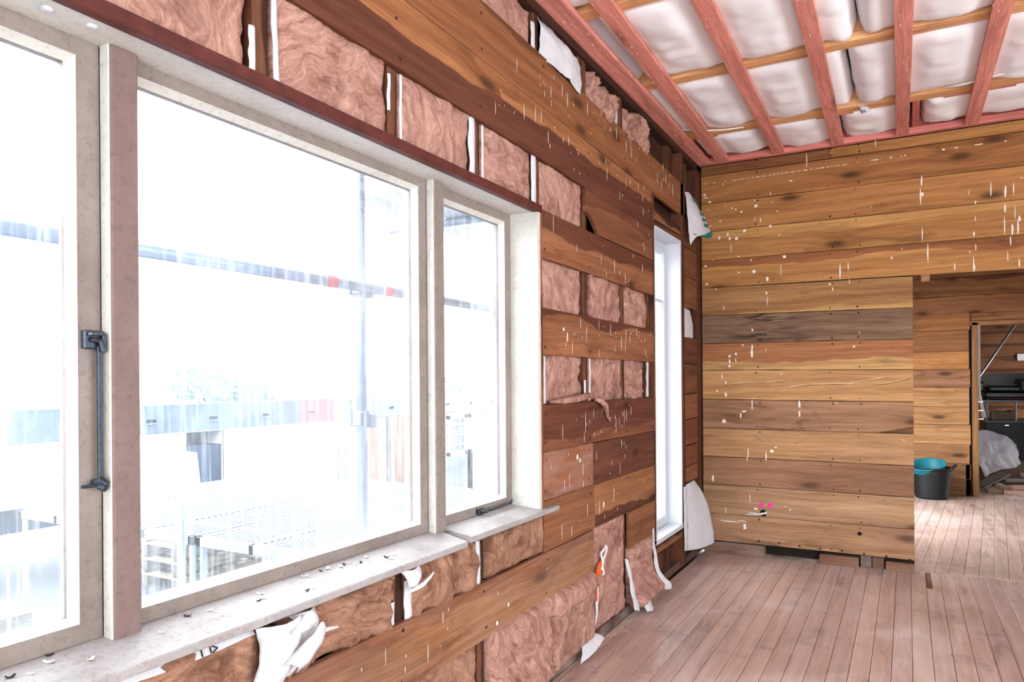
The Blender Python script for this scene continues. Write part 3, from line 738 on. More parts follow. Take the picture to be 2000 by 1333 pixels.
for i in range(9, 53):
    a = i * 0.0872
    board([(a + gp, 9.806), (a + .0872 - gp, 9.806), (a + .0872 - gp, 12.9), (a + gp, 12.9)], rnd.uniform(.3, .6))

# ------------------------------------------------------------------ ceiling
ceiling = tag(MB().box(-0.14, 4.66, -2.3, 5.80, 3.27, 3.30).box(0.6, 4.66, 5.80, 13.0, 3.27, 3.30).obj('ceiling', M['bark'], at=(0, 0, 0)), kind='structure')
PK, PK2 = S(226, 128, 122), S(206, 100, 100)
def batten(xn0, xn1, xf0, xf1, name='ceiling_batten', z0=3.030, z1=3.064, yn=-2.2, yf=5.60, yref=3.0):
    e = lambda n_, f_, y: n_ + (f_ - n_) * (y - yref) / (5.6 - yref)
    ym = [yn, 0.5, 2.8, 4.2, yf]
    p = [(e(xn0, xf0, y), y) for y in ym] + [(e(xn1, xf1, y), y) for y in reversed(ym)]
    o = MB().prism(p, z1, z0, 'z', .002).obj(name, W['yx'], ceiling)
    return wood(o, S(236, 138, 132), S(220, 116, 114), 9, 0.04, 0.5)
for q in ((-.006, .090, -.004, .086), (.195, .275, .142, .226), (.588, .668, .552, .628), (.986, 1.062, .953, 1.028), (1.378, 1.452, 1.356, 1.430), (1.765, 1.842, 1.757, 1.834), (2.15, 2.228, 2.15, 2.228), (2.55, 2.628, 2.55, 2.628), (2.95, 3.028, 2.95, 3.028), (3.35, 3.428, 3.35, 3.428), (3.75, 3.828, 3.75, 3.828), (4.15, 4.228, 4.15, 4.228)):
    batten(*q)
for (y0, y1) in ((4.968, 5.072), (3.998, 4.085), (3.070, 3.150), (2.16, 2.21), (1.22, 1.27), (0.28, 0.33), (-0.66, -0.61)):
    o = MB().prism(edge_poly(-0.09, 4.62, y0, y0, y1, y1, .002, 8), 3.25, 3.066, 'z', .002).obj('rafter', W['xy'], ceiling)
    wood(o, S(240, 170, 116), S(222, 146, 96), 9, 0.03, 0.5)
for (z0, z1, y0, y1, c) in ((3.030, 3.074, 5.602, 5.648, S(236, 128, 128)), (3.074, 3.25, 5.632, 5.668, S(226, 108, 112))):
    wood(MB().box(-0.02, 4.62, y0, y1, z0, z1, .002).obj('perimeter_batten', W['xz'], ceiling), c, c, 9, .02, .4)
wood(MB().box(0.012, 0.050, 5.10, 5.60, 3.066, 3.20, .002).obj('nogging', W['yz'], ceiling), S(216, 104, 108), None, 9, 0, .3)
wood(MB().box(1.452, 1.492, 5.08, 5.60, 3.070, 3.20, .002).obj('nogging', W['yz'], ceiling), S(220, 110, 108), None, 9, 0, .3)
for (x0, x1) in ((0.03, 0.26), (0.90, 1.12), (1.62, 1.98)):   # pink packing slips under the far rafter
    wood(MB().box(x0, x1, 5.074, 5.094, 3.064, 3.082, .001).obj('packing_slip', W['xy'], ceiling), S(226, 122, 116), None, 9, 0, .2)
# stamp and drips on the pink timber
mk = MB()
for i in range(9):
    for j in range(2):
        mk.box(1.660 + i * .006, 1.6635 + i * .006, 5.6306, 5.6318, 3.095 + j * .03, 3.112 + j * .03)
tag(mk.obj('grade_stamp', M['ink'], ceiling), 'black grade stamp on the pink timber', kind='stuff')
mt = MB().box(1.075, 1.125, 5.0185, 5.0195, 3.075, 3.115)
mt.obj('rafter_tag', M['tag'], ceiling)
md = MB()
for _ in range(120):
    q = rn.choice(((.0, .08), (.17, .24), (.57, .65), (.97, 1.04), (1.37, 1.44), (1.76, 1.835)))
    md.blob((rn.uniform(*q), rn.uniform(2.8, 5.5), 3.0295), (1, 0, 0), (0, 1, 0), (0, 0, -1), rn.uniform(.001, .003), rn.uniform(.003, .02), .001, 6, rn)
tag(md.obj('paint_drips', M['splat'], ceiling), kind='stuff')

# ------------------------------------------------------------------ walls out of view that carry the other openings
def wall_plain(name, boxes):
    mb = MB()
    for b in boxes: mb.box(*b)
    return tag(mb.obj(name, M['plaster'], at=(0, 0, 0)), kind='structure')
wall_plain('wall_right', [(4.66, 4.78, -2.4, -0.65, 0, 3.25), (4.66, 4.78, 3.15, 10.9, 0, 3.25), (4.66, 4.78, -0.65, 3.15, 2.25, 3.25), (4.66, 4.78, -0.65, 3.15, 0, .65), (4.66, 4.78, 12.3, 13.0, 0, 3.25), (4.66, 4.78, 10.9, 12.3, 2.0, 3.25), (4.66, 4.78, 10.9, 12.3, 0, .4)])
wall_plain('wall_front', [(-0.15, 0.8, -2.4, -2.3, 0, 3.25), (3.8, 4.66, -2.4, -2.3, 0, 3.25), (0.8, 3.8, -2.4, -2.3, 0, 0.65), (0.8, 3.8, -2.4, -2.3, 2.25, 3.25)])

# ------------------------------------------------------------------ wall of the next room, with its doorway
FW = 9.70
wall_far = tag(MB().box(0.75, 2.07, FW + .03, FW + .09, 0, 3.2).box(2.07, 2.95, FW + .03, FW + .09, 2.0, 3.2).box(2.95, 4.66, FW + .03, FW + .09, 0, 3.2).obj('wall_far', M['dark'], at=(0, 0, 0)), kind='structure')
fz = [0.0, 0.189, 0.367, 0.587, 0.812, 1.020, 1.246, 1.454, 1.661, 1.905, 2.095]
ftone = [S(150, 98, 66), S(172, 116, 74), S(188, 128, 82), S(206, 144, 90), S(204, 142, 86), S(216, 152, 96), S(178, 116, 82), S(206, 130, 66), S(176, 108, 60), S(186, 112, 58)]
for i in range(10):
    plank_b(0.76, 2.035 + (0.0 if i % 3 else .012), fz[i] + g, fz[i] + g, fz[i + 1] - g, fz[i + 1] - g, ftone[i], S(150, 92, 52), 9, y=FW, par=wall_far, knot=.85)
    plank_b(3.06, 4.658, fz[i] + g, fz[i] + g, fz[i + 1] - g, fz[i + 1] - g, ftone[i], None, 9, y=FW, par=wall_far, nseg=3)
for i, (a, b) in enumerate(((2.095, 2.30), (2.30, 2.52), (2.52, 2.74), (2.74, 2.96), (2.96, 3.16))):
    plank_b(0.76, 4.658, a + g, a + g, b - g, b - g, S(160, 96, 52) if i else S(170, 104, 58), S(120, 66, 36), rnd.choice((.03, .08)), y=FW, par=wall_far, knot=.9, nseg=8)
plank_b(2.055, 3.055, 2.004, 2.004, 2.092, 2.092, S(166, 104, 60), y=FW, par=wall_far, nseg=3)
wood(MB().box(1.995, 2.05, FW + .0, FW + .03, 0.0, 0.36, .002).obj('plank', W['zx'], wall_far), S(120, 66, 40))
wood(MB().box(1.62, 1.98, FW + .012, FW + .03, 0.03, 0.17, .002).obj('plank', W['xz'], wall_far), S(70, 50, 42))
door = tag(MB().box(2.062, 2.122, FW - .012, FW + .10, 0.0, 1.985, .002).obj('door_1', W['zx'], at=(0, 0, 0)), kind='structure')
wood(door, S(170, 112, 68))
wood(MB().box(2.05, 3.0, FW - .012, FW + .10, 1.955, 2.00, .002).obj('door_head', W['xz'], door), S(176, 116, 68))
wood(MB().box(2.95, 3.01, FW - .012, FW + .10, 0.0, 1.955, .002).obj('door_jamb', W['zx'], door), S(170, 112, 68))
MB().box(2.124, 2.150, FW + .07, FW + .11, 1.25, 1.955, .002).obj('door_stop', M['white'], door)

# back wall of the furthest room
wall_rear = tag(MB().box(0.75, 4.66, 12.83, 12.9, 0, 3.2).obj('wall_rear', M['dark'], at=(0, 0, 0)), kind='structure')
z = 0.0
while z < 3.1:
    b = z + 0.185
    plank_b(0.76, 4.658, z + g, z + g, b - g, b - g, rnd.choice((S(150, 90, 56), S(136, 80, 48), S(160, 98, 60))), S(110, 64, 40), .05, y=12.8, par=wall_rear, nseg=4)
    z = b

# ------------------------------------------------------------------ wide window
def sash(parent, y0, y1, z0, z1, ws, wr, mat='sash', xf=-0.135, name='sash', bev=0.013, xg=-0.158, bar=None):
    """sash frame with a sloped glazing rebate; pane set in it"""
    O = [(y0, z0), (y1, z0), (y1, z1), (y0, z1)]
    I = [(y0 + ws, z0 + wr), (y1 - ws, z0 + wr), (y1 - ws, z1 - wr), (y0 + ws, z1 - wr)]
    G = [(y0 + ws + bev, z0 + wr + bev), (y1 - ws - bev, z0 + wr + bev), (y1 - ws - bev, z1 - wr - bev), (y0 + ws + bev, z1 - wr - bev)]
    V = [(xf, *p) for p in O] + [(xf, *p) for p in I] + [(xg, *p) for p in G] + [(xg - .02, *p) for p in G] + [(xg - .02, *p) for p in O]
    F = []
    for r in range(5):
        for i in range(4):
            j = (i + 1) % 4
            a, b = r * 4, ((r + 1) % 5) * 4
            F.append((a + i, a + j, b + j, b + i))
    bead = [q for q in F if all(4 <= i < 12 for i in q)]
    F = [q for q in F if q not in bead]
    o = mesh_obj(name, V, F, M[mat], parent)
    k_ = 0.0012
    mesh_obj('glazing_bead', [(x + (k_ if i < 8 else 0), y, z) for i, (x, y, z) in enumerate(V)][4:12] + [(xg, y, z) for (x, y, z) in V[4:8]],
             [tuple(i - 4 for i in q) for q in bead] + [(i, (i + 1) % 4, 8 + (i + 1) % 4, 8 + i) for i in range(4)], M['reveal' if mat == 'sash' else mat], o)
    yy0, yy1, zz0, zz1 = G[0][0] - .004, G[1][0] + .004, G[0][1] - .004, G[2][1] + .004
    MB().box(xg - .012, xg - .009, yy0, yy1, zz0, zz1).obj('pane', M['glass'], o)
    if bar: MB().box(xg - .016, xg + .012, yy0, yy1, bar - .009, bar + .009, .003).obj('glazing_bar', M[mat], o)
    return o

mb = MB()
mb.box(-0.19, 0.0, 0.33, 2.815, 2.10, 2.122)              # head board
mb.box(-0.19, 0.002, 2.792, 2.815, 0.78, 2.10)            # right reveal
mb.box(-0.19, 0.002, 0.33, 0.352, 0.78, 2.10)             # left reveal
mb.box(-0.19, -0.13, 0.33, 2.815, 0.770, 0.805)           # outer sill
window_1 = tag(mb.obj('window_1', M['reveal'], at=(0, 0, 0)), kind='structure')
for (a, b) in ((0.941, 1.006), (2.157, 2.221)):
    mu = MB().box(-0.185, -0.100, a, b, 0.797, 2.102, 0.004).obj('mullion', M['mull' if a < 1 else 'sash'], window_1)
    for q in (a - .004,): MB().box(-0.133, -0.103, q, q + .004, 0.800, 2.100, 0.001).obj('lit_side_strip', M['reveal'], mu)  # pale strip added so the mullion's window side looks lit; brightness is in colour
s1 = sash(window_1, 0.354, 0.936, 0.806, 2.103, 0.050, 0.042)
s2 = sash(window_1, 0.972, 2.158, 0.806, 2.103, 0.054, 0.036)
s3 = sash(window_1, 2.194, 2.791, 0.806, 2.100, 0.054, 0.040)
def sillpoly(y0, y1, dz=0.0, ya=None, yb=None):
    ya = y0 if ya is None else ya; yb = y1 if yb is None else yb
    V = []
    n = 10
    for i in range(n + 1):
        t_ = i / n
        yf, yk = y0 + (y1 - y0) * t_, ya + (yb - ya) * t_
        V += [(0.026, yf, 0.785 + dz), (0.030, yf, 0.782 + dz), (0.030, yf, 0.766 + dz), (0.026, yf, 0.763 + dz), (-0.13, yk, 0.780 + dz * .3), (-0.13, yk, 0.806 + dz * .3)]
    F = []
    for i in range(n):
        for k in range(6):
            j = (k + 1) % 6
            F.append((i * 6 + k, i * 6 + j, i * 6 + 6 + j, i * 6 + 6 + k))
    F += [(5, 4, 3, 2, 1, 0), tuple(n * 6 + k for k in range(6))]
    return V, F
V, F = sillpoly(0.2, 2.165, 0.0, 0.2, 2.20); sl = mesh_obj('sill_board', V, F, M['sill'], window_1)
V, F = sillpoly(2.195, 2.935, 0.010, 2.225, 2.79); mesh_obj('sill_board', V, F, M['sill'], window_1)
for (x, y) in ((-0.066, 0.793), (-0.058, 0.877)):
    MB().lathe((x, y, 2.0985), [(0.0005, -.004), (.007, -.004), (.011, -.001), (.011, .002)], 20).obj('screw_cap', M['white'], window_1, True)
# casement stay on the left sash (upright, unhooked) with its catch and peg
st = MB().box(-0.134, -0.120, 0.893, 0.934, 1.435, 1.475, .002).box(-0.122, -0.104, 0.898, 0.930, 1.463, 1.470, .001).box(-0.122, -0.106, 0.924, 0.931, 1.428, 1.470, .001).tube([(-0.118, .905, 1.455), (-.108, .920, 1.452), (-.108, .926, 1.43)], .006, 8)
stay = st.obj('casement_stay', M['steel'], s1)
bar = MB().box(-0.120, -0.113, 0.917, 0.9285, 1.150, 1.440, .001)
for z in (1.30, 1.34, 1.38, 1.26): bar.tube([(-0.114, .9225, z - .03), (-0.1115, .9225, z - .03)], .0028, 8)
bar.obj('stay_bar', M['steel'], s1)
MB().tube([(-0.13, .915, 1.145), (-0.108, .921, 1.15), (-.100, .927, 1.142)], [.008, .010, .006], 8).tube([(-0.112, .918, 1.138), (-0.100, .924, 1.134)], .008, 8).tube([(-.134, .892, 1.139), (-.118, .920, 1.141)], .004, 6).obj('stay_peg', M['steel'], s1)
st = MB().box(-0.134, -0.120, 2.485, 2.525, 0.812, 0.838, .002).tube([(-0.122, 2.50, .826), (-.108, 2.505, .824), (-.102, 2.52, .823)], .007, 8)
stay = st.obj('casement_stay', M['steel'], s3)
MB().tube([(-0.106, 2.50, .824), (-0.106, 2.60, .824), (-0.108, 2.70, .826), (-0.112, 2.735, .828)], .0045, 8).tube([(-.108, 2.725, .826), (-.108, 2.74, .835)], .006, 8).obj('stay_bar', M['steel'], s3)

# ------------------------------------------------------------------ tall narrow window
mb = MB()
mb.box(-0.17, 0.0, 4.430, 5.072, 2.332, 2.352); mb.box(-0.17, 0.0, 5.050, 5.072, 0.30, 2.332); mb.box(-0.17, 0.0, 4.452, 4.470, 0.30, 2.332)
mb.box(-0.17, 0.004, 4.452, 5.072, 0.298, 0.326)
window_2 = tag(mb.obj('window_2', M['white'], at=(0, 0, 0)), kind='structure')
sash(window_2, 4.472, 5.049, 0.328, 2.331, 0.050, 0.060, 'white', -0.105, bar=1.92, xg=-0.125)

# next room's window; its unseen wall is brought inward to brighten the floor
mb = MB()
mb.box(0.63, 0.76, 6.92, 6.96, 0.0, 2.34); mb.box(0.63, 0.76, 8.94, 8.98, 0.0, 2.34); mb.box(0.63, 0.76, 6.96, 8.94, 2.29, 2.34); mb.box(0.63, 0.76, 6.96, 8.94, 0.0, 0.02)
window_3 = tag(mb.obj('window_3', M['white'], at=(0, 0, 0)), kind='structure')
wall_plain('unseen_wall_next_room', [(0.64, 0.75, 5.78, 6.92, 0, 3.25), (0.64, 0.75, 8.98, 13.0, 0, 3.25), (0.64, 0.75, 6.92, 8.98, 2.34, 3.25)])

# ================================================================== THINGS
# ------------------------------------------------------------------ pink glass-wool batts in the window wall
G1 = 'pink insulation batts in the window wall'
batt_x('insulation_batt', 0.17, 0.757, 2.122, 2.40, 'pink wool batt above the left sash of the wide window, furthest left', seed=3)
batt_x('insulation_batt', 0.810, 1.245, 2.122, 2.40, 'pink wool batt above the window, left of the white-edged first stud', seed=8)
batt_x('insulation_batt', 1.322, 1.790, 2.122, 2.39, 'large pink wool batt above the middle of the wide window', bulge=.018, rough=.012, seed=12)
batt_x('insulation_batt', 1.850, 2.283, 2.122, 2.385, 'pink wool batt above the window with a white paper edge on its right', bulge=.016, seed=17)
batt_x('insulation_batt', 2.356, 2.785, 2.122, 2.375, 'pink wool batt above the right sash, wide white paper edge beside it', bulge=.016, seed=21)
batt_x('insulation_batt', 2.866, 3.338, 2.108, 2.37, 'square pink wool batt just right of the window head corner', bulge=.016, rough=.008, seed=25)
batt_x('insulation_batt', 1.82, 2.300, 2.79, 2.985, 'pink wool batt at the very top of the wall, leftmost above the wide planks', seed=29, bulge=.01)
batt_x('insulation_batt', 2.356, 2.790, 2.785, 2.985, 'pink wool batt at the top of the wall left of the white sheet', seed=31, bulge=.018)
def slump_top(k, amp):
    def f(u, v, x, y, z):
        d = amp * (0.35 + 0.65 * abs(noise.noise(Vector((u * 3.1 + k, 2.2, k))))) * max(0, (v - .45) / .55) ** 1.6
        return x + 0.02 * math.sin(6 * u + k) * v, y, z - d
    return f
batt_x('insulation_batt', 3.405, 3.800, 2.76, 2.985, 'crumpled slumping pink wool batt under the ceiling right of the white sheet', seed=35, bulge=.035, rough=.034, ragged=.026, tear=slump_top(1.3, .085))
batt_x('insulation_batt', 3.945, 4.330, 2.74, 2.985, 'torn curling pink wool batt at the top beside the dark cavity', seed=37, bulge=.035, rough=.038, ragged=.03, tear=slump_top(4.1, .075))
batt_x('insulation_batt', 2.876, 3.325, 1.662, 1.925, 'pink wool batt in the upper gap between planks, next to the window', seed=41, rough=.010, bulge=.012)
batt_x('insulation_batt', 3.405, 3.888, 1.660, 1.922, 'pink wool batt in the upper plank gap, middle of three', seed=43, bulge=.012, rough=.014)
batt_x('insulation_batt', 3.948, 4.375, 1.658, 1.920, 'pink wool batt in the upper plank gap beside the narrow window', seed=47, bulge=.012, rough=.014)
batt_x('insulation_batt', 2.884, 3.330, 1.240, 1.495, 'pink wool batt in the lower plank gap, sagging off its left edge', seed=51, rough=.020, bulge=.016)
batt_x('insulation_batt', 3.408, 3.888, 1.238, 1.493, 'pink wool batt in the lower plank gap, middle of three', seed=53, rough=.018, bulge=.016)
batt_x('insulation_batt', 3.945, 4.318, 1.238, 1.490, 'ragged holed pink wool batt in the lower plank gap beside the narrow window', seed=57, rough=.034, ragged=.02, bulge=.012)
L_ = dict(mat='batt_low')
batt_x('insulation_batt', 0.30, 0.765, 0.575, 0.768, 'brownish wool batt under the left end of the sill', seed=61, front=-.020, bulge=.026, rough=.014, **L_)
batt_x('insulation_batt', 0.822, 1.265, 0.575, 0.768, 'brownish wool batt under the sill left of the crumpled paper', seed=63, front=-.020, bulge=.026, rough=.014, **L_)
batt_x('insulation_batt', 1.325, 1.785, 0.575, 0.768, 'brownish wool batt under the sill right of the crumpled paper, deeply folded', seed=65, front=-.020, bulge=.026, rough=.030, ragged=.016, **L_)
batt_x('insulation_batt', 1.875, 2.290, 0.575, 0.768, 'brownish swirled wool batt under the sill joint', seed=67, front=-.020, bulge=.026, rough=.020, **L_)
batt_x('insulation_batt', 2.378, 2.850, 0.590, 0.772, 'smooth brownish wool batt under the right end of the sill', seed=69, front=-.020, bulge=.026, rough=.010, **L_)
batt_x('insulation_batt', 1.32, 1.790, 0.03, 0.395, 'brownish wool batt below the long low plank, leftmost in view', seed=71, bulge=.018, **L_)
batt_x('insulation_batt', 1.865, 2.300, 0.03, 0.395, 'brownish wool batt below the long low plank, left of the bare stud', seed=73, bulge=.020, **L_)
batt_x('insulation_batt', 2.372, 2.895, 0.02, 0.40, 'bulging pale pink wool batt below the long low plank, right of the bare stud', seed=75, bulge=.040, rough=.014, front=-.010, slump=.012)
def fold(u, v, x, y, z):
    return x + 0.022 * math.exp(-((v - .80) / .12) ** 2) - 0.016 * math.exp(-((v - .66 - .1 * u) / .05) ** 2), y, z
batt_x('insulation_batt', 2.915, 3.385, 0.03, 0.395, 'folded pink wool batt with a rolled top below the end of the long plank', seed=77, bulge=.032, rough=.014, front=-.006, tear=fold)
batt_x('insulation_batt', 3.445, 3.885, 0.045, 0.612, 'tall upright pink wool batt beside the orange tag', seed=79, bulge=.016, rough=.010, ragged=.005, front=-.020)
batt_x('insulation_batt', 3.968, 4.375, 0.030, 0.398, 'pink wool batt slumped onto the floor plate left of the narrow window', seed=81, bulge=.030, rough=.016, ragged=.008, front=-.020, slump=.080)
wool = MB()
pts = [(0.010, 3.42, 1.262), (0.022, 3.47, 1.250), (0.024, 3.53, 1.222), (0.014, 3.57, 1.185), (0.010, 3.595, 1.150)]
wool.tube([Vector(p) for p in pts], [.008, .016, .015, .012, .004], 9)
for k in range(5): wool.tube([(0.011, 3.592, 1.16), (0.016, 3.60 + k * .008, 1.145 + .012 * math.sin(k * 2)), (.012, 3.61 + k * .010, 1.142 + .016 * math.sin(k * 2))], [.003, .002, .001], 5)
tag(wool.obj('wool_tuft', M['batt'], None, True), 'strand of pink wool hanging out over a plank', 'insulation')
tag(MB().tube([(0.004, 2.90, 1.262), (0.020, 3.02, 1.264), (0.026, 3.16, 1.272), (0.020, 3.30, 1.282), (.004, 3.36, 1.290)], [.006, .014, .018, .016, .006], 9).obj('wool_roll', M['batt'], None, True), 'roll of pink wool resting on the plank below the lower gap', 'insulation')
tag(MB().tube([(-0.014, 3.405, 1.69), (-0.006, 3.410, 1.76), (-0.004, 3.412, 1.83), (-0.012, 3.408, 1.90)], [.018, .030, .030, .018], 9).obj('wool_strip', M['batt'], None, True), 'narrow pale strip of wool against the stud in the upper plank gap', 'insulation')

# ------------------------------------------------------------------ white building paper showing round the batts
def strip(y0, y1, z0, z1, label, x=-0.016, wob=0.006, lean=0.0, n=6, seed=1.0):
    rows = []
    for i in range(n):
        t_ = i / (n - 1); z = z0 + (z1 - z0) * t_
        a = y0 + wob * noise.noise(Vector((t_ * 4, seed, 0))); b = y1 + wob * 1.4 * noise.noise(Vector((t_ * 5, seed, 7)))
        if b - a < .004: b = a + .004
        rows.append([(x + lean * (1 - t_), a, z), (x + .006 + lean * (1 - t_), (a + b) / 2, z), (x + lean * (1 - t_), b, z)])
    return sheet('building_paper', rows, 'paper', label, 'paper', seed=seed, wr=.002, sub=3)
strip(1.241, 1.262, 2.135, 2.25, 'thin white paper sliver left of the first stud above the window', seed=1)
strip(1.311, 1.330, 2.135, 2.375, 'white paper edge right of the first stud above the window', seed=2, lean=.012)
strip(1.782, 1.796, 2.215, 2.330, 'short white paper sliver left of the second stud above the window', seed=3)
strip(1.844, 1.854, 2.140, 2.350, 'hairline white paper edge right of the second stud above the window', seed=4)
strip(2.262, 2.304, 2.140, 2.350, 'wavy white paper edge left of the third stud above the window', seed=5, wob=.020)
strip(2.352, 2.362, 2.138, 2.345, 'hairline white paper edge right of the third stud above the window', seed=6)
strip(2.768, 2.812, 2.135, 2.345, 'broad ragged white paper edge at the window head corner', seed=7, wob=.022)
strip(2.775, 2.812, 2.80, 2.93, 'white paper edge at the top of the wall left of the big sheet', seed=8, wob=.012)
strip(3.785, 3.893, 2.73, 2.93, 'white paper edge behind the crumpled batt under the ceiling', seed=9, wob=.02, x=-.035)
strip(4.28, 4.375, 2.90, 2.965, 'scrap of white paper at the top of the torn curling batt', seed=10, wob=.02, x=-.01)
strip(2.872, 2.884, 1.255, 1.47, 'thin white paper edge at the left of the lower plank gap', seed=11, wob=.003)
strip(3.333, 3.352, 1.27, 1.36, 'white paper wedge left of the stud in the lower plank gap', seed=12, wob=.008)
strip(3.400, 3.409, 1.26, 1.47, 'hairline white paper edge right of the stud in the lower plank gap', seed=13, wob=.002)
strip(4.318, 4.360, 1.253, 1.47, 'white paper edge beside the narrow window in the lower plank gap', seed=14, wob=.014)
strip(1.772, 1.800, 0.592, 0.665, 'small grey-white paper wedge under the sill left of the stud', seed=15, wob=.004)
strip(1.850, 1.892, 0.590, 0.715, 'white paper strip under the sill right of the stud', seed=16, wob=.012)
strip(2.288, 2.318, 0.592, 0.755, 'white paper edge under the sill joint', seed=17, wob=.014)
strip(3.372, 3.398, 0.235, 0.355, 'white paper scrap at the top of the folded low batt', seed=18, wob=.012)
sheet('building_paper', [[(-.004, 3.432, .35), (.004, 3.452, .352), (-.004, 3.474, .35)], [(-.004, 3.432, .26), (.006, 3.446, .26), (-.004, 3.462, .26)], [(-.004, 3.432, .17), (.004, 3.442, .17), (-.004, 3.452, .17)], [(-.004, 3.432, .10), (0, 3.435, .10), (-.004, 3.438, .10)]], 'paper', 'tapering white paper strip below the orange tag', 'paper', seed=4)
sheet('building_paper', [[(-.01, 3.890, .335), (.004, 3.905, .33), (-.01, 3.93, .32)], [(.012, 3.885, .24), (.022, 3.915, .235), (.004, 3.955, .22)], [(.035, 3.875, .13), (.045, 3.915, .12), (.022, 3.975, .11)], [(.055, 3.86, .060), (.07, 3.91, .045), (.045, 3.985, .030)]], 'paper', 'white paper flap hanging to the floor between the two low batts', 'paper', seed=5, wr=.006)
sheet('building_paper', [[(.03, 4.00, .10), (.045, 4.05, .098), (.04, 4.10, .09)], [(.06, 3.99, .065), (.075, 4.04, .06), (.07, 4.11, .05)], [(.085, 3.995, .015), (.10, 4.04, .012), (.09, 4.10, .010)]], 'paper', 'small curled white paper flap on the floor under the slumped batt', 'paper', seed=6, wr=.006)
sheet('building_paper', [[(-.006, 4.372, .42), (0, 4.392, .42), (-.006, 4.412, .415)], [(.004, 4.372, .28), (.012, 4.395, .28), (0, 4.424, .27)], [(.020, 4.360, .16), (.035, 4.395, .155), (.015, 4.430, .15)], [(.07, 4.365, .085), (.10, 4.41, .08), (.07, 4.45, .085)], [(.075, 4.38, .045), (.098, 4.42, .04), (.07, 4.45, .045)]], 'paper', 'long white paper edge curling outward left of the narrow window', 'paper', seed=7, wr=.005)
sheet('building_paper', [[(.020, 3.20, .066), (.024, 3.29, .070), (.020, 3.37, .078)], [(.036, 3.17, .040), (.044, 3.28, .050), (.042, 3.385, .068)], [(.042, 3.13, .008), (.058, 3.26, .022), (.060, 3.395, .050)]], 'paper', 'curled white paper scrap on the floor below the folded batt', 'paper', seed=8, wr=.006)
sheet('building_paper', [[(-.030, 2.852, 2.985), (-.024, 2.98, 2.985), (-.020, 3.12, 2.968), (-.014, 3.24, 2.948)], [(-.012, 2.850, 2.93), (.006, 2.97, 2.925), (.018, 3.10, 2.92), (.008, 3.248, 2.90)], [(-.008, 2.850, 2.86), (.014, 2.98, 2.85), (.030, 3.10, 2.845), (.010, 3.250, 2.83)], [(-.012, 2.850, 2.80), (.006, 2.97, 2.79), (.014, 3.10, 2.785), (.004, 3.246, 2.765)]], 'paper', 'big white paper sheet bulging between studs under the ceiling', 'paper', seed=9, wr=.014, wfreq=9)
# sheets at the far corner
def stripes(parent, pts, w):
    for (a, b, k) in pts:
        m_ = MB(); a, b = Vector(a), Vector(b)
        m_.add([a, b, b + Vector((0, 0, -w * k)), a + Vector((0, 0, -w * k))], [(0, 1, 2, 3)])
        o = m_.obj('printed_stripe', M['wrapteal'], parent)
        s = o.modifiers.new('thickness', 'SOLIDIFY'); s.thickness = .0008; s.offset = 0
fl = sheet('building_paper', [[(.002, 5.165, 2.725), (.010, 5.24, 2.735), (.012, 5.33, 2.725), (.014, 5.42, 2.70)],
                              [(.012, 5.170, 2.64), (.035, 5.25, 2.65), (.050, 5.34, 2.64), (.052, 5.44, 2.63)],
                              [(.018, 5.180, 2.54), (.060, 5.26, 2.55), (.080, 5.36, 2.555), (.085, 5.47, 2.56)],
                              [(.020, 5.190, 2.44), (.070, 5.27, 2.455), (.095, 5.37, 2.48), (.100, 5.50, 2.50)],
                              [(.022, 5.240, 2.345), (.060, 5.26, 2.405), (.095, 5.38, 2.44), (.098, 5.52, 2.470)]],
           'paper', 'white building paper flap with teal print drooping at the top corner', 'paper', seed=11, wr=.006)
stripes(fl, [((.074, 5.33, 2.605), (.076, 5.425, 2.605), 1.0), ((.088, 5.345, 2.565), (.090, 5.445, 2.568), 1.0), ((.098, 5.36, 2.522), (.100, 5.465, 2.530), 1.1), ((.040, 5.27, 2.700), (.044, 5.32, 2.695), .9)], .022)
m_ = MB().add([(.050, 5.20, 2.42), (.098, 5.40, 2.452), (.112, 5.53, 2.49), (.112, 5.53, 2.445), (.105, 5.42, 2.418), (.08, 5.33, 2.42)], [(0, 1, 5), (1, 4, 5), (1, 2, 3, 4)])
o = m_.obj('printed_stripe', M['wrapteal'], fl); s = o.modifiers.new('thickness', 'SOLIDIFY'); s.thickness = .001
m_ = MB().add([(.046, 5.312, 2.695), (.074, 5.345, 2.60), (.075, 5.355, 2.60), (.048, 5.322, 2.695)], [(0, 1, 2, 3)])
o = m_.obj('printed_stripe', M['wrapteal'], fl); s = o.modifiers.new('thickness', 'SOLIDIFY'); s.thickness = .001
sheet('building_paper', [[(-.034, 5.155, 1.892), (-.030, 5.27, 1.892), (-.030, 5.385, 1.885)], [(-.030, 5.155, 1.78), (-.012, 5.28, 1.78), (-.014, 5.43, 1.775)], [(-.034, 5.155, 1.672), (-.020, 5.28, 1.672), (-.022, 5.45, 1.672)]], 'paper', 'square of white building paper in the gap between short planks near the corner', 'paper', seed=12, wr=.004)
sheet('building_paper', [[(-.004, 5.155, .592), (.004, 5.26, .600), (-.006, 5.40, .60)],
                         [(.004, 5.152, .48), (.03, 5.28, .49), (.045, 5.45, .50)],
                         [(.010, 5.150, .34), (.055, 5.30, .35), (.085, 5.50, .36)],
                         [(.012, 5.150, .22), (.065, 5.31, .225), (.105, 5.52, .23)],
                         [(.012, 5.150, .118), (.070, 5.31, .108), (.112, 5.525, .112)]], 'paper', 'large white paper sheet hanging loose in the bottom corner', 'paper', seed=13, wr=.006, wfreq=7)
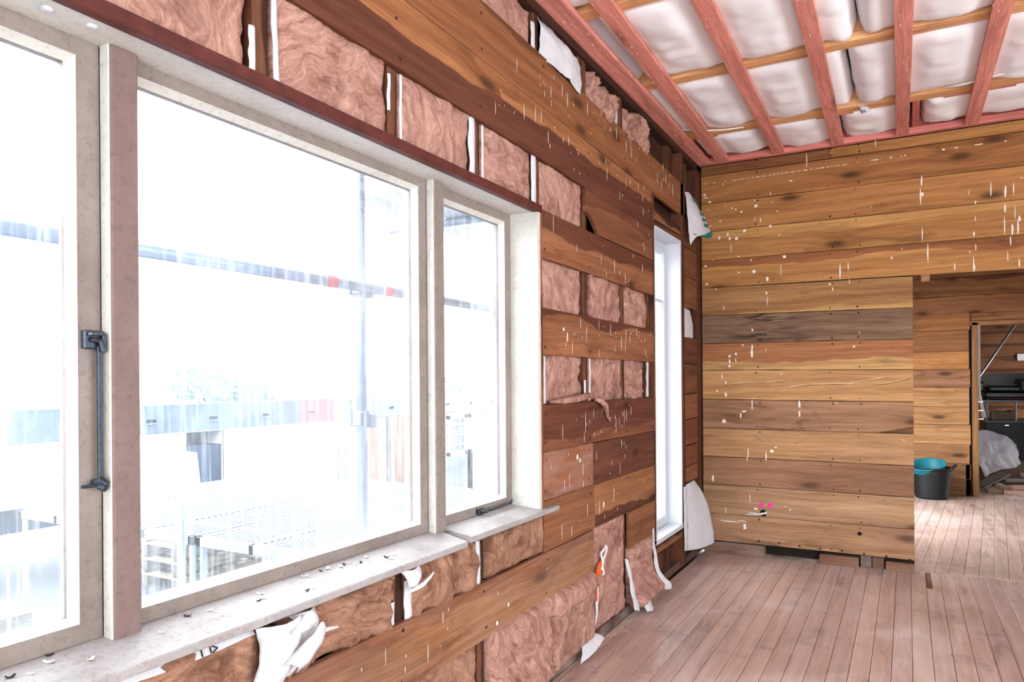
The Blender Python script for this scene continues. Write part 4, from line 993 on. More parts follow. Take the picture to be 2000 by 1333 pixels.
sheet('building_paper', [[(.012, 5.05, .592), (.016, 5.085, .594), (.012, 5.125, .596)], [(.014, 5.052, .36), (.022, 5.09, .36), (.016, 5.13, .36)], [(.014, 5.055, .135), (.022, 5.10, .13), (.016, 5.145, .126)]], 'paper', 'narrow folded white paper strip in front of the bottom corner sheet', 'paper', seed=14, wr=.002)
# crumpled paper under the sill
cp = thing('crumpled_paper', (0.02, 1.30, 0.60), 'crumpled white building paper torn open under the window sill', 'paper')
sheet('fold', [[(.0, 1.225, .758), (.045, 1.285, .758), (.03, 1.35, .760)], [(.02, 1.228, .72), (.075, 1.285, .728), (.045, 1.345, .735)], [(.02, 1.222, .67), (.07, 1.27, .67), (.055, 1.325, .675)], [(.015, 1.208, .605), (.045, 1.25, .590), (.03, 1.29, .598)]], 'paper', parent=cp, seed=21, wr=.008)
sheet('fold', [[(.0, 1.335, .755), (.03, 1.38, .760), (.008, 1.425, .760)], [(.05, 1.330, .735), (.06, 1.375, .738), (.022, 1.422, .730)], [(.04, 1.320, .690), (.055, 1.36, .690), (.022, 1.410, .692)], [(.012, 1.30, .612), (.022, 1.33, .612), (.012, 1.372, .632)]], 'paper', parent=cp, seed=22, wr=.008)
sheet('fold', [[(.055, 1.255, .662), (.078, 1.285, .690), (.092, 1.330, .722), (.080, 1.375, .738)], [(.085, 1.262, .672), (.105, 1.292, .700), (.110, 1.332, .728), (.090, 1.375, .742)], [(.100, 1.278, .662), (.118, 1.305, .686), (.116, 1.338, .708), (.092, 1.378, .722)], [(.078, 1.290, .640), (.095, 1.318, .662), (.095, 1.345, .684), (.078, 1.380, .700)]], 'paper', parent=cp, seed=23, wr=.006)
sheet('fold', [[(.085, 1.285, .735), (.070, 1.36, .728), (.030, 1.415, .715)], [(.090, 1.270, .745), (.055, 1.33, .752), (.020, 1.38, .757)]], 'paper', parent=cp, seed=24, wr=.006)
sheet('torn_tip', [[(.028, 1.395, .705), (.036, 1.44, .700), (.034, 1.49, .688)], [(.028, 1.395, .690), (.038, 1.44, .688), (.036, 1.495, .684)]], 'paper', parent=cp, seed=25, wr=.003)
lp = sheet('building_paper', [[(-.010, .78, .764), (-.006, 1.0, .764), (-.004, 1.22, .764)], [(.006, .78, .752), (.012, 1.0, .738), (.012, 1.222, .746)]], 'paper', 'thin lip of white printed paper along the underside of the sill', 'paper', seed=26, wr=.003)
for k, (a, b) in enumerate((((.008, 1.075, .755), (.016, 1.073, .741)), ((.008, 1.098, .756), (.016, 1.096, .742)), ((.009, 1.103, .755), (.013, 1.115, .748)), ((.013, 1.115, .748), (.016, 1.101, .742)))):
    MB().tube([a, b], .0016, 5).obj('print_stroke', M['ink'], lp)
yp = thing('torn_paper', (0.0, 1.86, 0.70), 'torn white paper star sticking out from under the sill', 'paper')
sheet('fold', [[(.0, 1.80, .762), (.030, 1.835, .760), (.018, 1.88, .765)], [(.015, 1.82, .735), (.045, 1.850, .735), (.030, 1.88, .738)], [(.018, 1.828, .705), (.030, 1.850, .702), (.018, 1.87, .705)]], 'paper', parent=yp, seed=27, wr=.007)
sheet('torn_tip', [[(.030, 1.815, .700), (.045, 1.87, .715), (.045, 1.93, .735)], [(.030, 1.815, .692), (.046, 1.87, .700), (.047, 1.932, .731)]], 'paper', parent=yp, seed=28, wr=.002)

# orange tag with its white cord
ot = thing('orange_tag', (0.01, 3.46, 0.33), 'orange plastic tag with a knotted white cord beside the tall batt', 'tag')
MB().prism([(3.440, .335), (3.470, .345), (3.525, .365), (3.520, .425), (3.470, .415), (3.440, .40)], .004, .010, 'x', .001).obj('plate', M['orange'], ot)
MB().prism([(3.428, .22), (3.440, .22), (3.442, .38), (3.428, .385)], .002, .006, 'x', .001).obj('tail', M['orange'], ot)
MB().tube([(.016, 3.47 + .022 * math.sin(a * .52), .372 + .011 * a + .012 * math.sin(a * 1.2)) for a in range(0, 8)] + [(.018, 3.505, .475), (.018, 3.525, .49), (.018, 3.545, .475), (.018, 3.525, .448), (.018, 3.49, .425), (.018, 3.475, .39), (.018, 3.50, .352), (.018, 3.48, .345)], .006, 7).obj('cord', M['cable'], ot, True)
# cable from the end-wall hole
cb = thing('cable', (0.45, BW, 0.34), 'white two-core cable poking out of the hole in the end wall', 'cable')
MB().tube([(.468, BW + .02, .342), (.455, BW - .012, .344), (.42, BW - .018, .336), (.37, BW - .020, .340), (.335, BW - .014, .332)], .0045, 7).obj('core', M['cable'], cb, True)
MB().tube([(.468, BW + .02, .336), (.452, BW - .014, .337), (.41, BW - .022, .330), (.36, BW - .024, .326), (.318, BW - .014, .324)], .0045, 7).obj('core', M['cable'], cb, True)
MB().tube([(.478, BW - .004, .345), (.462, BW - .010, .345)], .010, 8).obj('sheath', M['cable'], cb, True)

# flakes and rubble on the sill
FL = sorted([(-0.098,0.804,0.01),(-0.124,0.819,0.0072),(-0.052,0.861,0.0086),(-0.098,1.12,0.0086),(-0.089,1.175,0.0064),(-0.047,1.178,0.0036),(-0.09,1.331,0.0086),(-0.06,1.317,0.0072),(-0.056,1.296,0.0064),(-0.104,1.505,0.0093),(-0.022,1.433,0.0072),(-0.024,1.458,0.0043),(-0.102,1.569,0.0057),(-0.104,1.598,0.0114),(-0.091,1.639,0.01),(-0.096,1.66,0.0072),(-0.097,1.68,0.0072),(-0.079,1.694,0.0057),(-0.075,1.712,0.0064),(-0.095,1.761,0.0086),(-0.076,1.746,0.005),(-0.052,1.809,0.0086),(-0.032,1.81,0.0064),(-0.049,1.844,0.0057),(-0.089,0.729,0.0086),(-0.076,0.759,0.0057),(-0.064,1.027,0.0057),(-0.089,2.302,0.0064),(-0.089,2.249,0.005)], key=lambda q: q[1])
ORD = ['first', 'second', 'third', 'fourth', 'fifth', 'sixth', 'seventh', 'eighth', 'ninth', 'tenth', 'eleventh', 'twelfth', 'thirteenth', 'fourteenth', 'fifteenth', 'sixteenth', 'seventeenth', 'eighteenth', 'nineteenth', 'twentieth']
nd_, nw_ = 0, 0
rf = random.Random(8)
for i, (x, y, s_) in enumerate(FL):
    z = 0.785 + (0.026 - x) * 0.1346
    a = rf.uniform(0, 6.28)
    u = Vector((math.cos(a), math.sin(a), 0)); v = Vector((-math.sin(a), math.cos(a), 0.0))
    c = Vector((x, y, z + .001))
    dark = i % 3 == 0
    V = []
    for iu in range(5):
        for iv in range(3):
            p = c + u * ((iu - 2) / 2 * s_ * rf.uniform(.8, 1.1)) + v * ((iv - 1) * s_ * .5 * rf.uniform(.7, 1.1)) + Vector((0, 0, .0008 + s_ * .45 * ((iu - 2) / 2) ** 2 * rf.uniform(.5, 1.2)))
            V.append(p)
    F = [(iu * 3 + iv, iu * 3 + 3 + iv, iu * 3 + 4 + iv, iu * 3 + 1 + iv) for iu in range(4) for iv in range(2)]
    o = mesh_obj('paint_flake', V, F, M['nail'] if dark else M['splat'], None, False)
    s = o.modifiers.new('thickness', 'SOLIDIFY'); s.thickness = .0012
    tag(o, (ORD[nd_] + ' dark curled scrap from the left on the dusty window sill') if dark else (ORD[nw_] + ' white paint flake from the left on the dusty window sill'), 'flake', 'dark scraps on the sill' if dark else 'white paint flakes on the sill')
    if dark: nd_ += 1
    else: nw_ += 1

# ------------------------------------------------------------------ white ceiling batts
BX = [0.04, 0.185, 0.59, 0.99, 1.393, 1.798, 2.19, 2.59, 2.99, 3.39, 3.79, 4.19]
def batt_z(x0, x1, y0, y1, label, seed, sag=0.030, over=0.016):
    nx = max(8, int((x1 - x0) / .028)); ny = max(10, int((y1 - y0) / .028))
    V, F = [], []
    for j in range(ny + 1):
        for i in range(nx + 1):
            u, v = i / nx, j / ny
            x, y = x0 + u * (x1 - x0), y0 + v * (y1 - y0)
            k = max(0, 1 - min(v, 1 - v) * (y1 - y0) / .10)
            y += (over * (-1 if v < .5 else 1) * (1 + 1.2 * noise.noise(Vector((x * 4.5, round(v), seed))))) * k
            ku = max(0, 1 - min(u, 1 - u) * (x1 - x0) / .08)
            x += .010 * ku * noise.noise(Vector((y * 5, u, seed)))
            e = min(min(u, 1 - u) * (x1 - x0), min(v, 1 - v) * (y1 - y0))
            z = 3.068 + 0.085 * math.exp(-e / .020)
            db = min(abs(x - b) for b in BX)
            free = min(1.0, max(0.0, (db - .05) / .10)); free = free * free * (3 - 2 * free)
            z -= free * (sag * (1 - math.exp(-e / .05)) * (.75 + .6 * fbm((x * 2.2, y * 2.2, seed), 3)))
            z += free * .010 * fbm((x * 6, y * 6, seed), 3)
            V.append((x, y, z))
    for j in range(ny):
        for i in range(nx):
            a = j * (nx + 1) + i
            F.append((a, a + nx + 1, a + nx + 2, a + 1))
    rim = [i for i in range(nx + 1)] + [j * (nx + 1) + nx for j in range(1, ny + 1)] + [ny * (nx + 1) + i for i in range(nx - 1, -1, -1)] + [j * (nx + 1) for j in range(ny - 1, 0, -1)]
    n0 = len(V); m = len(rim)
    for r in rim: V.append((min(max(V[r][0], x0), x1), min(max(V[r][1], y0), y1), 3.24))
    for k in range(m): F.append((rim[k], rim[(k + 1) % m], n0 + (k + 1) % m, n0 + k))
    F.append(tuple(range(n0, n0 + m)))
    o = mesh_obj('ceiling_batt', V, F, M['ceil'], None, True)
    return tag(o, label, 'insulation', 'white ceiling batts')
bays = [(5.076, 5.628, 'in the narrow end-wall bay', [0.055, 0.56, 1.02, 1.45, 2.20, 3.4, 4.6]),
        (4.089, 4.964, 'in the second ceiling bay', [-0.08, 0.17, 1.135, 2.26, 3.4, 4.6]),
        (3.154, 3.994, 'in the third ceiling bay', [-0.08, 0.10, 1.205, 2.30, 3.4, 4.6]),
        (2.214, 3.066, 'in the fourth ceiling bay', [-0.08, 0.40, 1.50, 2.60, 3.6, 4.6]),
        (1.274, 2.156, 'in the fifth ceiling bay', [-0.08, 1.0, 2.2, 3.4, 4.6]),
        (0.334, 1.216, 'in the sixth ceiling bay', [-0.08, 1.0, 2.2, 3.4, 4.6]),
        (-0.606, 0.276, 'in the seventh ceiling bay', [-0.08, 1.0, 2.2, 3.4, 4.6])]
nth = ['nearest the window wall', 'second from the window wall', 'third from the window wall', 'fourth from the window wall', 'fifth from the window wall', 'furthest from the window wall']
for bi, (y0, y1, txt, xs_) in enumerate(bays):
    for i in range(len(xs_) - 1):
        if xs_[i] > 2.4 and bi > 2: continue
        yy0 = y0
        yy1 = y1 - (0.045 if (bi == 0 and i in (0, 3)) else 0)
        x1_ = xs_[i + 1] - .004
        x0_ = xs_[i] + .004
        if bi == 0 and i == 3: x0_ = 1.50
        batt_z(x0_, x1_, yy0, yy1, 'white batt ' + txt + ', ' + nth[i], bi * 10 + i * 3.7, over=0.010 + .012 * ((i * 7 + bi * 3) % 3) / 2)
# loose things caught in the ceiling
sheet('rag', [[(1.125, 5.00, 3.075), (1.15, 4.985, 3.070), (1.18, 5.0, 3.075)], [(1.14, 4.995, 3.05), (1.17, 4.97, 3.045), (1.20, 4.99, 3.052)], [(1.16, 5.0, 3.03), (1.195, 4.985, 3.022), (1.225, 5.0, 3.03)]], 'paper', 'small crumpled white rag caught on the rafter', 'rag', seed=31, wr=.028, wfreq=40)
tag(MB().tube([(1.62, 4.90, 3.058), (1.72, 4.875, 3.052), (1.86, 4.85, 3.060), (2.05, 4.80, 3.052), (2.6, 4.74, 3.05), (3.4, 4.70, 3.05)], .006, 7).obj('ceiling_cable', M['cable'], None, True), 'white cable running along the rafter at the right', 'cable')
tag(MB().tube([(0.06, 4.80, 3.062), (0.20, 4.88, 3.048), (0.34, 4.93, 3.046), (0.46, 4.97, 3.055)], .005, 7).obj('ceiling_cable', M['cable'], None, True), 'white cable sagging under the batts near the window wall', 'cable')

# dust and rubble swept along the foot of the walls
md = MB(); rd = random.Random(4)
for _ in range(420):
    if rd.random() < .55: x, y = abs(rd.gauss(.0, .055)) + .005, rd.uniform(2.2, 5.6)
    else: x, y = rd.uniform(0.1, 2.2), rd.gauss(5.70, .05)
    if y > 5.79: continue
    s_ = rd.uniform(.002, .006)
    md.blob((x, y, .0004), (1, 0, 0), (0, 1, 0), (0, 0, 1), s_, s_ * rd.uniform(.5, 1.2), s_ * .35, 6, rd)
tag(tag(md.obj('floor_rubble', M['dirt']), 'grey dust and crumbs along the foot of the walls', 'debris'), kind='stuff')

# ------------------------------------------------------------------ next room: tubs
tb = thing('rubber_tub', (1.645, 9.36, 0.0), 'black rubber tub standing on the floor by the plank wall', 'tub')
pr = [(0.001, 0.0), (.150, 0.0), (.158, .008)]
for k in range(14):
    z = .02 + k * .0205; r = .160 + .046 * z / .35
    pr += [(r, z), (r + .004, z + .006), (r, z + .012)]
pr += [(.212, .33), (.218, .345), (.218, .352), (.205, .352), (.202, .33), (.156, .02), (.001, .02)]
MB().lathe((1.645, 9.36, 0.0), pr, 40).obj('body', M['black'], tb, True)
for sx in (-1, 1):
    MB().tube([(1.645 + sx * .205, 9.36 - .06, .345), (1.645 + sx * .235, 9.36 - .045, .375), (1.645 + sx * .240, 9.36, .385), (1.645 + sx * .235, 9.36 + .045, .375), (1.645 + sx * .205, 9.36 + .06, .345)], .010, 8).obj('handle', M['black'], tb, True)
tt = thing('rubber_tub', (1.635, 9.37, 0.14), 'teal rubber tub tilted inside the black tub', 'tub')
Rm = Matrix.Rotation(math.radians(16), 3, 'X') @ Matrix.Rotation(math.radians(-6), 3, 'Y')
m_ = MB().lathe((0, 0, 0), [(.001, .0), (.120, .0), (.150, .10), (.176, .235), (.184, .245), (.184, .252), (.172, .252), (.145, .10), (.115, .01), (.001, .01)], 36)
m_.v = [tuple(Rm @ Vector(v) + Vector((1.635, 9.385, .145))) for v in m_.v]
m_.obj('body', M['teal'], tt, True)
m_ = MB().tube([(-.18, -.05, .24), (-.215, -.04, .27), (-.222, 0, .278), (-.215, .04, .27), (-.18, .05, .24)], .010, 8)
m_.v = [tuple(Rm @ Vector(v) + Vector((1.635, 9.385, .145))) for v in m_.v]
m_.obj('handle', M['teal'], tt, True)

# ------------------------------------------------------------------ furthest room
sf = thing('sofa', (2.62, 11.45, 1.075), 'black vinyl two-seat sofa standing on a table in the furthest room', 'sofa')
MB().box(2.30, 3.25, 11.15, 11.75, 1.085, 1.17, .02).obj('base', M['vinyl'], sf)
MB().box(2.34, 2.99, 11.13, 11.62, 1.17, 1.245, .022).obj('seat_cushion', M['vinyl'], sf)
MB().prism([(2.30, 1.17), (2.30, 1.375), (2.33, 1.39), (2.62, 1.395), (3.20, 1.40), (3.22, 1.17)], 11.74, 11.60, 'y', .015).obj('backrest', M['vinyl'], sf)
MB().box(2.67, 2.80, 11.08, 11.70, 1.17, 1.335, .022).obj('armrest', M['vinyl'], sf)
MB().box(2.22, 2.30, 11.15, 11.70, 1.17, 1.30, .02).obj('armrest', M['vinyl'], sf)
for (x, y) in ((2.34, 11.18), (3.2, 11.18), (2.34, 11.7), (3.2, 11.7)):
    MB().box(x - .02, x + .02, y - .02, y + .02, 1.066, 1.085).obj('foot', M['black'], sf)
sheet('paper_sheet', [[(2.38, 11.16, 1.250), (2.5, 11.15, 1.252), (2.65, 11.16, 1.262)], [(2.40, 11.32, 1.251), (2.52, 11.32, 1.254), (2.66, 11.32, 1.268)]], 'paper', 'grey paper lying on the sofa seat', 'paper', seed=33, wr=.003)
tbk = thing('steel_table', (2.65, 11.45, 0.0), 'steel-framed table carrying the black sofa', 'table')
MB().box(2.26, 3.3, 11.05, 11.85, 1.040, 1.066, .004).obj('table_top', M['steel'], tbk)
for (x, y) in ((2.315, 11.09), (2.62, 11.09), (3.25, 11.09), (2.315, 11.8), (3.25, 11.8)):
    MB().tube([(x + .05, y, .86), (x, y, 1.04)] if False else [(x, y, .80), (x, y, 1.04)], .014, 8).obj('leg', M['alu'], tbk)
cbn = thing('cabinet', (2.65, 11.45, 0.0), 'low black cabinet under the steel table', 'cabinet')
MB().box(2.29, 3.3, 11.06, 11.84, 0.05, .79, .006).obj('body', M['vinyl'], cbn)
MB().box(2.27, 3.32, 11.04, 11.86, .785, .800, .003).obj('top', M['steel'], cbn)
MB().box(2.30, 2.78, 11.045, 11.06, 0.10, .775, .003).obj('door', M['black'], cbn)
MB().box(2.50, 2.545, 11.036, 11.047, .735, .750, .002).obj('lock_plate', M['alu'], cbn)
MB().box(2.31, 3.28, 11.08, 11.82, 0.0, .05).obj('plinth', M['black'], cbn)
bx = thing('wooden_box', (2.5, 11.3, .80), 'grey wooden box on top of the black cabinet', 'box')
MB().box(2.37, 2.56, 11.12, 11.40, .801, .915, .004).obj('body', M['card'], bx)
MB().box(2.37, 2.385, 11.115, 11.12, .81, .91).obj('end_band', M['tag'], bx)
MB().box(2.562, 2.64, 11.13, 11.40, .801, .93, .004).obj('lid_side', M['card'], bx)
ld = thing('folding_stool', (2.20, 10.85, 0.70), 'white folding step stool leaning in front of the cabinet', 'stool')
for (a, b) in (((2.17, 10.9, .70), (2.215, 10.9, 1.16)), ((2.26, 10.9, .82), (2.215, 10.9, 1.16)), ((2.17, 10.75, .70), (2.20, 10.8, 1.10)), ((2.285, 10.95, .84), (2.235, 10.95, 1.13))):
    MB().tube([a, b], .009, 8).obj('leg', M['cable'], ld)
for z in (.82, .93, 1.04): MB().box(2.165, 2.255, 10.84, 10.92, z, z + .014, .002).obj('step', M['alu'], ld)
MB().box(2.15, 2.24, 10.95, 11.02, 1.13, 1.26, .004).obj('seat', M['cable'], ld)
tc = MB().lathe((2.185, 11.10, 0.0), [(.001, 0), (.05, 0), (.052, .01), (.052, .62), (.04, .66), (.02, .70), (.02, .86), (.001, .86)], 16)
tag(tc.obj('gas_bottle', M['teal'], None, True), 'tall teal bottle half hidden behind the doorway edge', 'bottle')
po = MB().tube([(1.345, 9.878, 0.005), (2.56, 10.25, 2.03)], .013, 10)
tag(po.obj('aluminium_pole', M['alu'], None, True), 'thin aluminium pole leaning diagonally behind the doorway', 'pole')
tag(MB().box(2.83, 2.92, 12.78, 12.80, 1.60, 1.70, .003).obj('wall_socket', M['cable']), 'white socket plate on the far plank wall', 'socket')
sheet('drop_sheet', [[(2.10, 10.55, .66), (2.22, 10.75, .70), (2.36, 10.85, .66), (2.50, 10.90, .60), (2.60, 10.95, .50)],
                     [(2.12, 10.45, .52), (2.24, 10.60, .56), (2.38, 10.70, .55), (2.52, 10.78, .50), (2.62, 10.85, .42)],
                     [(2.14, 10.38, .38), (2.24, 10.48, .40), (2.36, 10.58, .42), (2.50, 10.68, .40), (2.63, 10.78, .33)],
                     [(2.17, 10.34, .26), (2.26, 10.42, .28), (2.36, 10.50, .30), (2.48, 10.60, .30), (2.60, 10.72, .27)],
                     [(2.22, 10.34, .15), (2.28, 10.40, .18), (2.36, 10.48, .22), (2.46, 10.56, .24), (2.57, 10.70, .24)]], 'tarp', 'dirty pale drop sheet heaped over the pile behind the doorway', 'cloth', seed=41, wr=.030, wfreq=9, thick=.003)
tag(MB().box(2.18, 2.75, 10.75, 11.02, 0.0, .30, .02).obj('rubble_sack', M['card']), 'dark sack of rubble under the drop sheet', 'sack')
def offcut(c, L, w, t, yaw, pitch, colr, label, roll=0.0, ax='xz'):
    R_ = Matrix.Rotation(yaw, 3, 'Z') @ Matrix.Rotation(pitch, 3, 'Y') @ Matrix.Rotation(roll, 3, 'X')
    m_ = MB().box(-L / 2, L / 2, -w / 2, w / 2, -t / 2, t / 2, .002)
    lo = min((R_ @ Vector(v)).z for v in m_.v)
    o = mesh_obj('timber_offcut', m_.v, m_.f, W['xy'], None)
    o.location = (c[0], c[1], c[2] - lo)
    o.rotation_euler = R_.to_euler()
    wood(o, colr, colr, 9, .25, .3)
    return tag(o, label, 'offcut')
PKO = S(216, 160, 156)
offcut((2.30, 10.36, 0.03), .36, .20, .022, .55, -.45, S(150, 140, 140), 'grey weathered board propped on the offcut pile')
offcut((2.30, 10.10, 0.0), .14, .09, .045, .15, 0, S(176, 142, 128), 'short square offcut lying in front of the pile')
offcut((2.405, 10.19, 0.010), .16, .09, .045, -.65, .30, S(186, 146, 132), 'tilted offcut leaning on its neighbours in the pile')
offcut((2.50, 10.06, 0.0), .22, .09, .045, -.12, 0, PKO, 'pinkish offcut end at the right front of the pile')
offcut((2.68, 10.20, 0.047), .46, .10, .045, .35, .0, S(206, 164, 154), 'long pale pinkish offcut on top of the right front of the pile')
offcut((2.52, 10.32, 0.0), .20, .09, .04, -.3, .2, S(140, 112, 96), 'brown offcut in the middle of the pile')
offcut((2.68, 10.44, 0.10), .50, .12, .03, .15, -.05, S(150, 142, 146), 'grey flat board across the top of the pile')
offcut((2.78, 10.58, 0.135), .36, .09, .04, .1, .05, S(212, 170, 164), 'pale pink offcut at the back of the pile')

# ================================================================== OUTSIDE
GZ = -0.62
ground = tag(MB().box(-90, -0.16, -40, 90, GZ - .1, GZ).obj('ground', M['concrete'], at=(0, 0, 0)), kind='structure')
def pole(name, p0, p1, label, r=.0242, mat='galv', group=None, couplers=(), bands=()):
    o = thing(name, p0, label, 'scaffold', group)
    MB().tube([p0, p1], r, 14).obj('tube', M[mat], o, True)
    p0, p1 = Vector(p0), Vector(p1)
    for t_ in couplers:
        c = p0.lerp(p1, t_)
        d = (p1 - p0).normalized()
        k = MB().tube([c - d * .035, c + d * .035], r * 1.5, 10).box(c.x - .045, c.x + .03, c.y - .045, c.y - .02, c.z - .03, c.z + .03, .004).box(c.x - .03, c.x + .045, c.y + .02, c.y + .05, c.z - .04, c.z + .02, .004).tube([c + Vector((-.02, -.05, -.03)), c + Vector((-.02, -.05, .085))], .008, 6)
        k.obj('coupler', M['galv'], o)
    for t_ in bands:
        c = p0.lerp(p1, t_); d = (p1 - p0).normalized()
        MB().tube([c - d * .028, c + d * .028], r * 1.06, 14).obj('red_band', M['redp'], o)
    return o
pole('scaffold_standard', (-0.66, 2.40, GZ), (-0.66, 2.40, 4.2), 'upright scaffold tube outside the middle pane with a coupler', couplers=((1.765 - GZ) / (4.2 - GZ), (1.20 - GZ) / (4.2 - GZ)))
pole('scaffold_standard', (-0.66, 3.62, GZ), (-0.66, 3.62, 4.2), 'upright scaffold tube behind the right stile of the right pane', couplers=((1.765 - GZ) / (4.2 - GZ),))
pole('scaffold_standard', (-2.36, 2.76, GZ), (-2.36, 2.76, 1.06), 'short scaffold upright under the steel board, left in the middle pane')
pole('scaffold_standard', (-5.0, 6.14, GZ), (-5.0, 6.14, 1.40), 'distant thin scaffold upright left of the stacked boards')
pole('scaffold_standard', (-2.36, 1.60, GZ), (-2.36, 1.60, 1.06), 'scaffold upright seen at the edge of the left pane')
pole('scaffold_ledger', (-0.61, -1.5, 1.765), (-0.61, 7.0, 1.765), 'long horizontal scaffold tube crossing all three panes', bands=(0.430, 0.472))
def guard(y0, y1, label, red=False, mat='board'):
    o = thing('scaffold_board', (-2.4, (y0 + y1) / 2, 1.06), label, 'scaffold board')
    MB().box(-2.44, -2.40, y0, y1, 1.065, 1.235, .004).obj('plank', M[mat], o)
    n = int((y1 - y0) / .42)
    for k in range(n):
        y = y0 + .3 + k * .42
        MB().box(-2.3995, -2.396, y - .03, y + .03, 1.13, 1.15, .001).obj('slot', M['darkint'], o)
        MB().box(-2.399, -2.392, y - .03, y + .03, 1.122, 1.130, .001).obj('slot_lip', M['galv'], o)
    if red: MB().box(-2.444, -2.396, y1 - .34, y1 + .004, 1.062, 1.238, .004).obj('end_cap', M['redp'], o)
    return o
guard(0.2, 4.10, 'blue-grey steel board with slots and a red end outside the panes', True)
pole('scaffold_standard', (-2.365, 7.1, GZ), (-2.365, 7.1, 1.3), 'scaffold upright carrying the far end of the paler steel board')
guard(4.50, 7.6, 'paler steel board seen through the right pane', False, 'galv')
sp_ = thing('scaffold_plank', (-1.1, 3.4, 2.30), 'raised scaffold planks overhead outside the right panes', 'scaffold board')
for k in range(2): MB().box(-1.30 + k * .235, -1.08 + k * .235, 3.02, 6.5, 2.36, 2.398, .003).obj('plank', M['truckw'], sp_)
MB().tube([(-0.66, 3.66, 2.335), (-1.5, 3.66, 2.335)], .0242, 10).obj('bearer', M['galv'], sp_, True)
MB().tube([(-0.66, 5.9, 2.335), (-1.5, 5.9, 2.335)], .0242, 10).obj('bearer', M['galv'], sp_, True)
# steel mesh platform: three panels
for k, wh in enumerate(('nearest the house', 'in the middle', 'furthest from the house')):
    x1 = -1.50 - k * 1.02; x0 = x1 - .98; y0, y1, zt = 2.95, 5.42, 0.40
    pf = thing('mesh_platform', ((x0 + x1) / 2, (y0 + y1) / 2, zt - .06), 'galvanised mesh scaffold panel, the one ' + wh, 'platform', 'mesh scaffold panels')
    MB().box(x0, x1, y0, y0 + .04, zt - .06, zt, .003).box(x0, x1, y1 - .04, y1, zt - .06, zt, .003).box(x0, x0 + .04, y0, y1, zt - .06, zt, .003).box(x1 - .04, x1, y0, y1, zt - .06, zt, .003).box((x0 + x1) / 2 - .02, (x0 + x1) / 2 + .02, y0, y1, zt - .06, zt, .003).obj('frame', M['galv'], pf)
    for yy in (3.25, 3.97, 4.69): MB().box(x0, x1, yy, yy + .035, zt - .06, zt - .004, .002).obj('cross_bar', M['galv'], pf)
    gm = MB()
    for j in range(48):
        yy = y0 + .05 + j * .0505
        gm.box(x0 + .04, x1 - .04, yy, yy + .008, zt - .012, zt - .002)
    for j in range(24):
        xx = x0 + .06 + j * .037
        gm.box(xx, xx + .006, y0 + .04, y1 - .04, zt - .014, zt - .006)
    tag(gm.obj('mesh', M['galv'], pf), kind='stuff')
    for (xx, yy) in ((x0 + .03, y0 + .03), (x1 - .03, y1 - .03), (x0 + .03, y1 - .03), (x1 - .03, y0 + .03)):
        MB().tube([(xx, yy, GZ), (xx, yy, zt - .06)], .02, 8).obj('leg', M['galv'], pf)
# boards stacked upright
rb = random.Random(2)
by = 5.25
bn = 0
while by < 6.75:
    w = rb.choice((.085, .11, .14, .07))
    h_ = rb.uniform(.98, 1.14)
    c = rb.choice((S(140, 108, 98), S(104, 106, 116), S(190, 176, 168), S(120, 100, 96)))
    bn += 1
    o = MB().prism([(by, GZ), (by + w, GZ), (by + w, h_), (by, h_)], -3.54, -3.50, 'x', .003).obj('yard_board', W['zy'])
    wood(o, c, c, 9, .3, .3)
    tag(o, 'weathered board standing upright beyond the mesh platform, number ' + ['one', 'two', 'three', 'four', 'five', 'six', 'seven', 'eight', 'nine', 'ten', 'eleven', 'twelve', 'thirteen', 'fourteen', 'fifteen'][bn - 1] + ' from the left', 'board', 'upright boards in the yard')
    by += w + rb.choice((.012, .02, .10))
# white small-paned sashes leaning
for k, (yc, lean) in enumerate(((7.62, 'left'), (8.12, 'right'))):
    o = thing('old_sash', (-3.6, yc, GZ), 'old white small-paned sash leaning in the yard, the ' + lean + ' one of two', 'window sash', 'old sashes in the yard')
    fr = MB(); y0, y1, z0, z1 = yc - .22, yc + .20, .42, .93
    fr.box(-3.62, -3.58, y0, y0 + .045, z0, z1).box(-3.62, -3.58, y1 - .045, y1, z0, z1).box(-3.62, -3.58, y0, y1, z0, z0 + .05).box(-3.62, -3.58, y0, y1, z1 - .05, z1)
    fr.obj('frame', M['truckw'], o)
    mu = MB()
    for j in (1, 2): mu.box(-3.61, -3.59, y0 + j * .14 - .01, y0 + j * .14 + .01, z0, z1)
    for j in (1, 2, 3): mu.box(-3.61, -3.59, y0, y1, z0 + j * .128 - .01, z0 + j * .128 + .01)
    mu.obj('muntins', M['truckw'], o)
    MB().box(-3.602, -3.598, y0 + .03, y1 - .03, z0 + .03, z1 - .03).obj('backing', M['board'], o)
    MB().box(-3.64, -3.56, y0 - .1, y1 + .1, GZ, z0).obj('trestle', M['roof'], o)
# site shed with a dark doorway
sd = thing('site_shed', (-10.0, 9.0, GZ), 'white site shed with a dark doorway in the yard', 'shed')
MB().box(-11.6, -9.0, 6.6, 7.715, GZ, .62).box(-11.6, -9.0, 8.46, 11.2, GZ, .60).box(-11.6, -9.0, 7.715, 8.46, .55, .62).box(-11.6, -10.6, 7.715, 8.46, GZ, .56).obj('body', M['truckw'], sd)
MB().box(-11.62, -8.96, 6.58, 11.22, .62, .66).obj('roof', M['truckw'], sd)
MB().box(-10.6, -10.55, 7.72, 8.45, GZ, .55).obj('doorway', M['darkint'], sd)
MB().box(-9.7, -9.05, 7.72, 8.45, GZ + .01, .30).obj('interior', M['darkint'], sd)
MB().box(-9.02, -8.985, 7.66, 7.715, GZ, .56).box(-9.02, -8.985, 8.46, 8.52, GZ, .56).box(-9.02, -8.98, 7.66, 8.52, .545, .595).obj('door_frame', M['truckw'], sd)
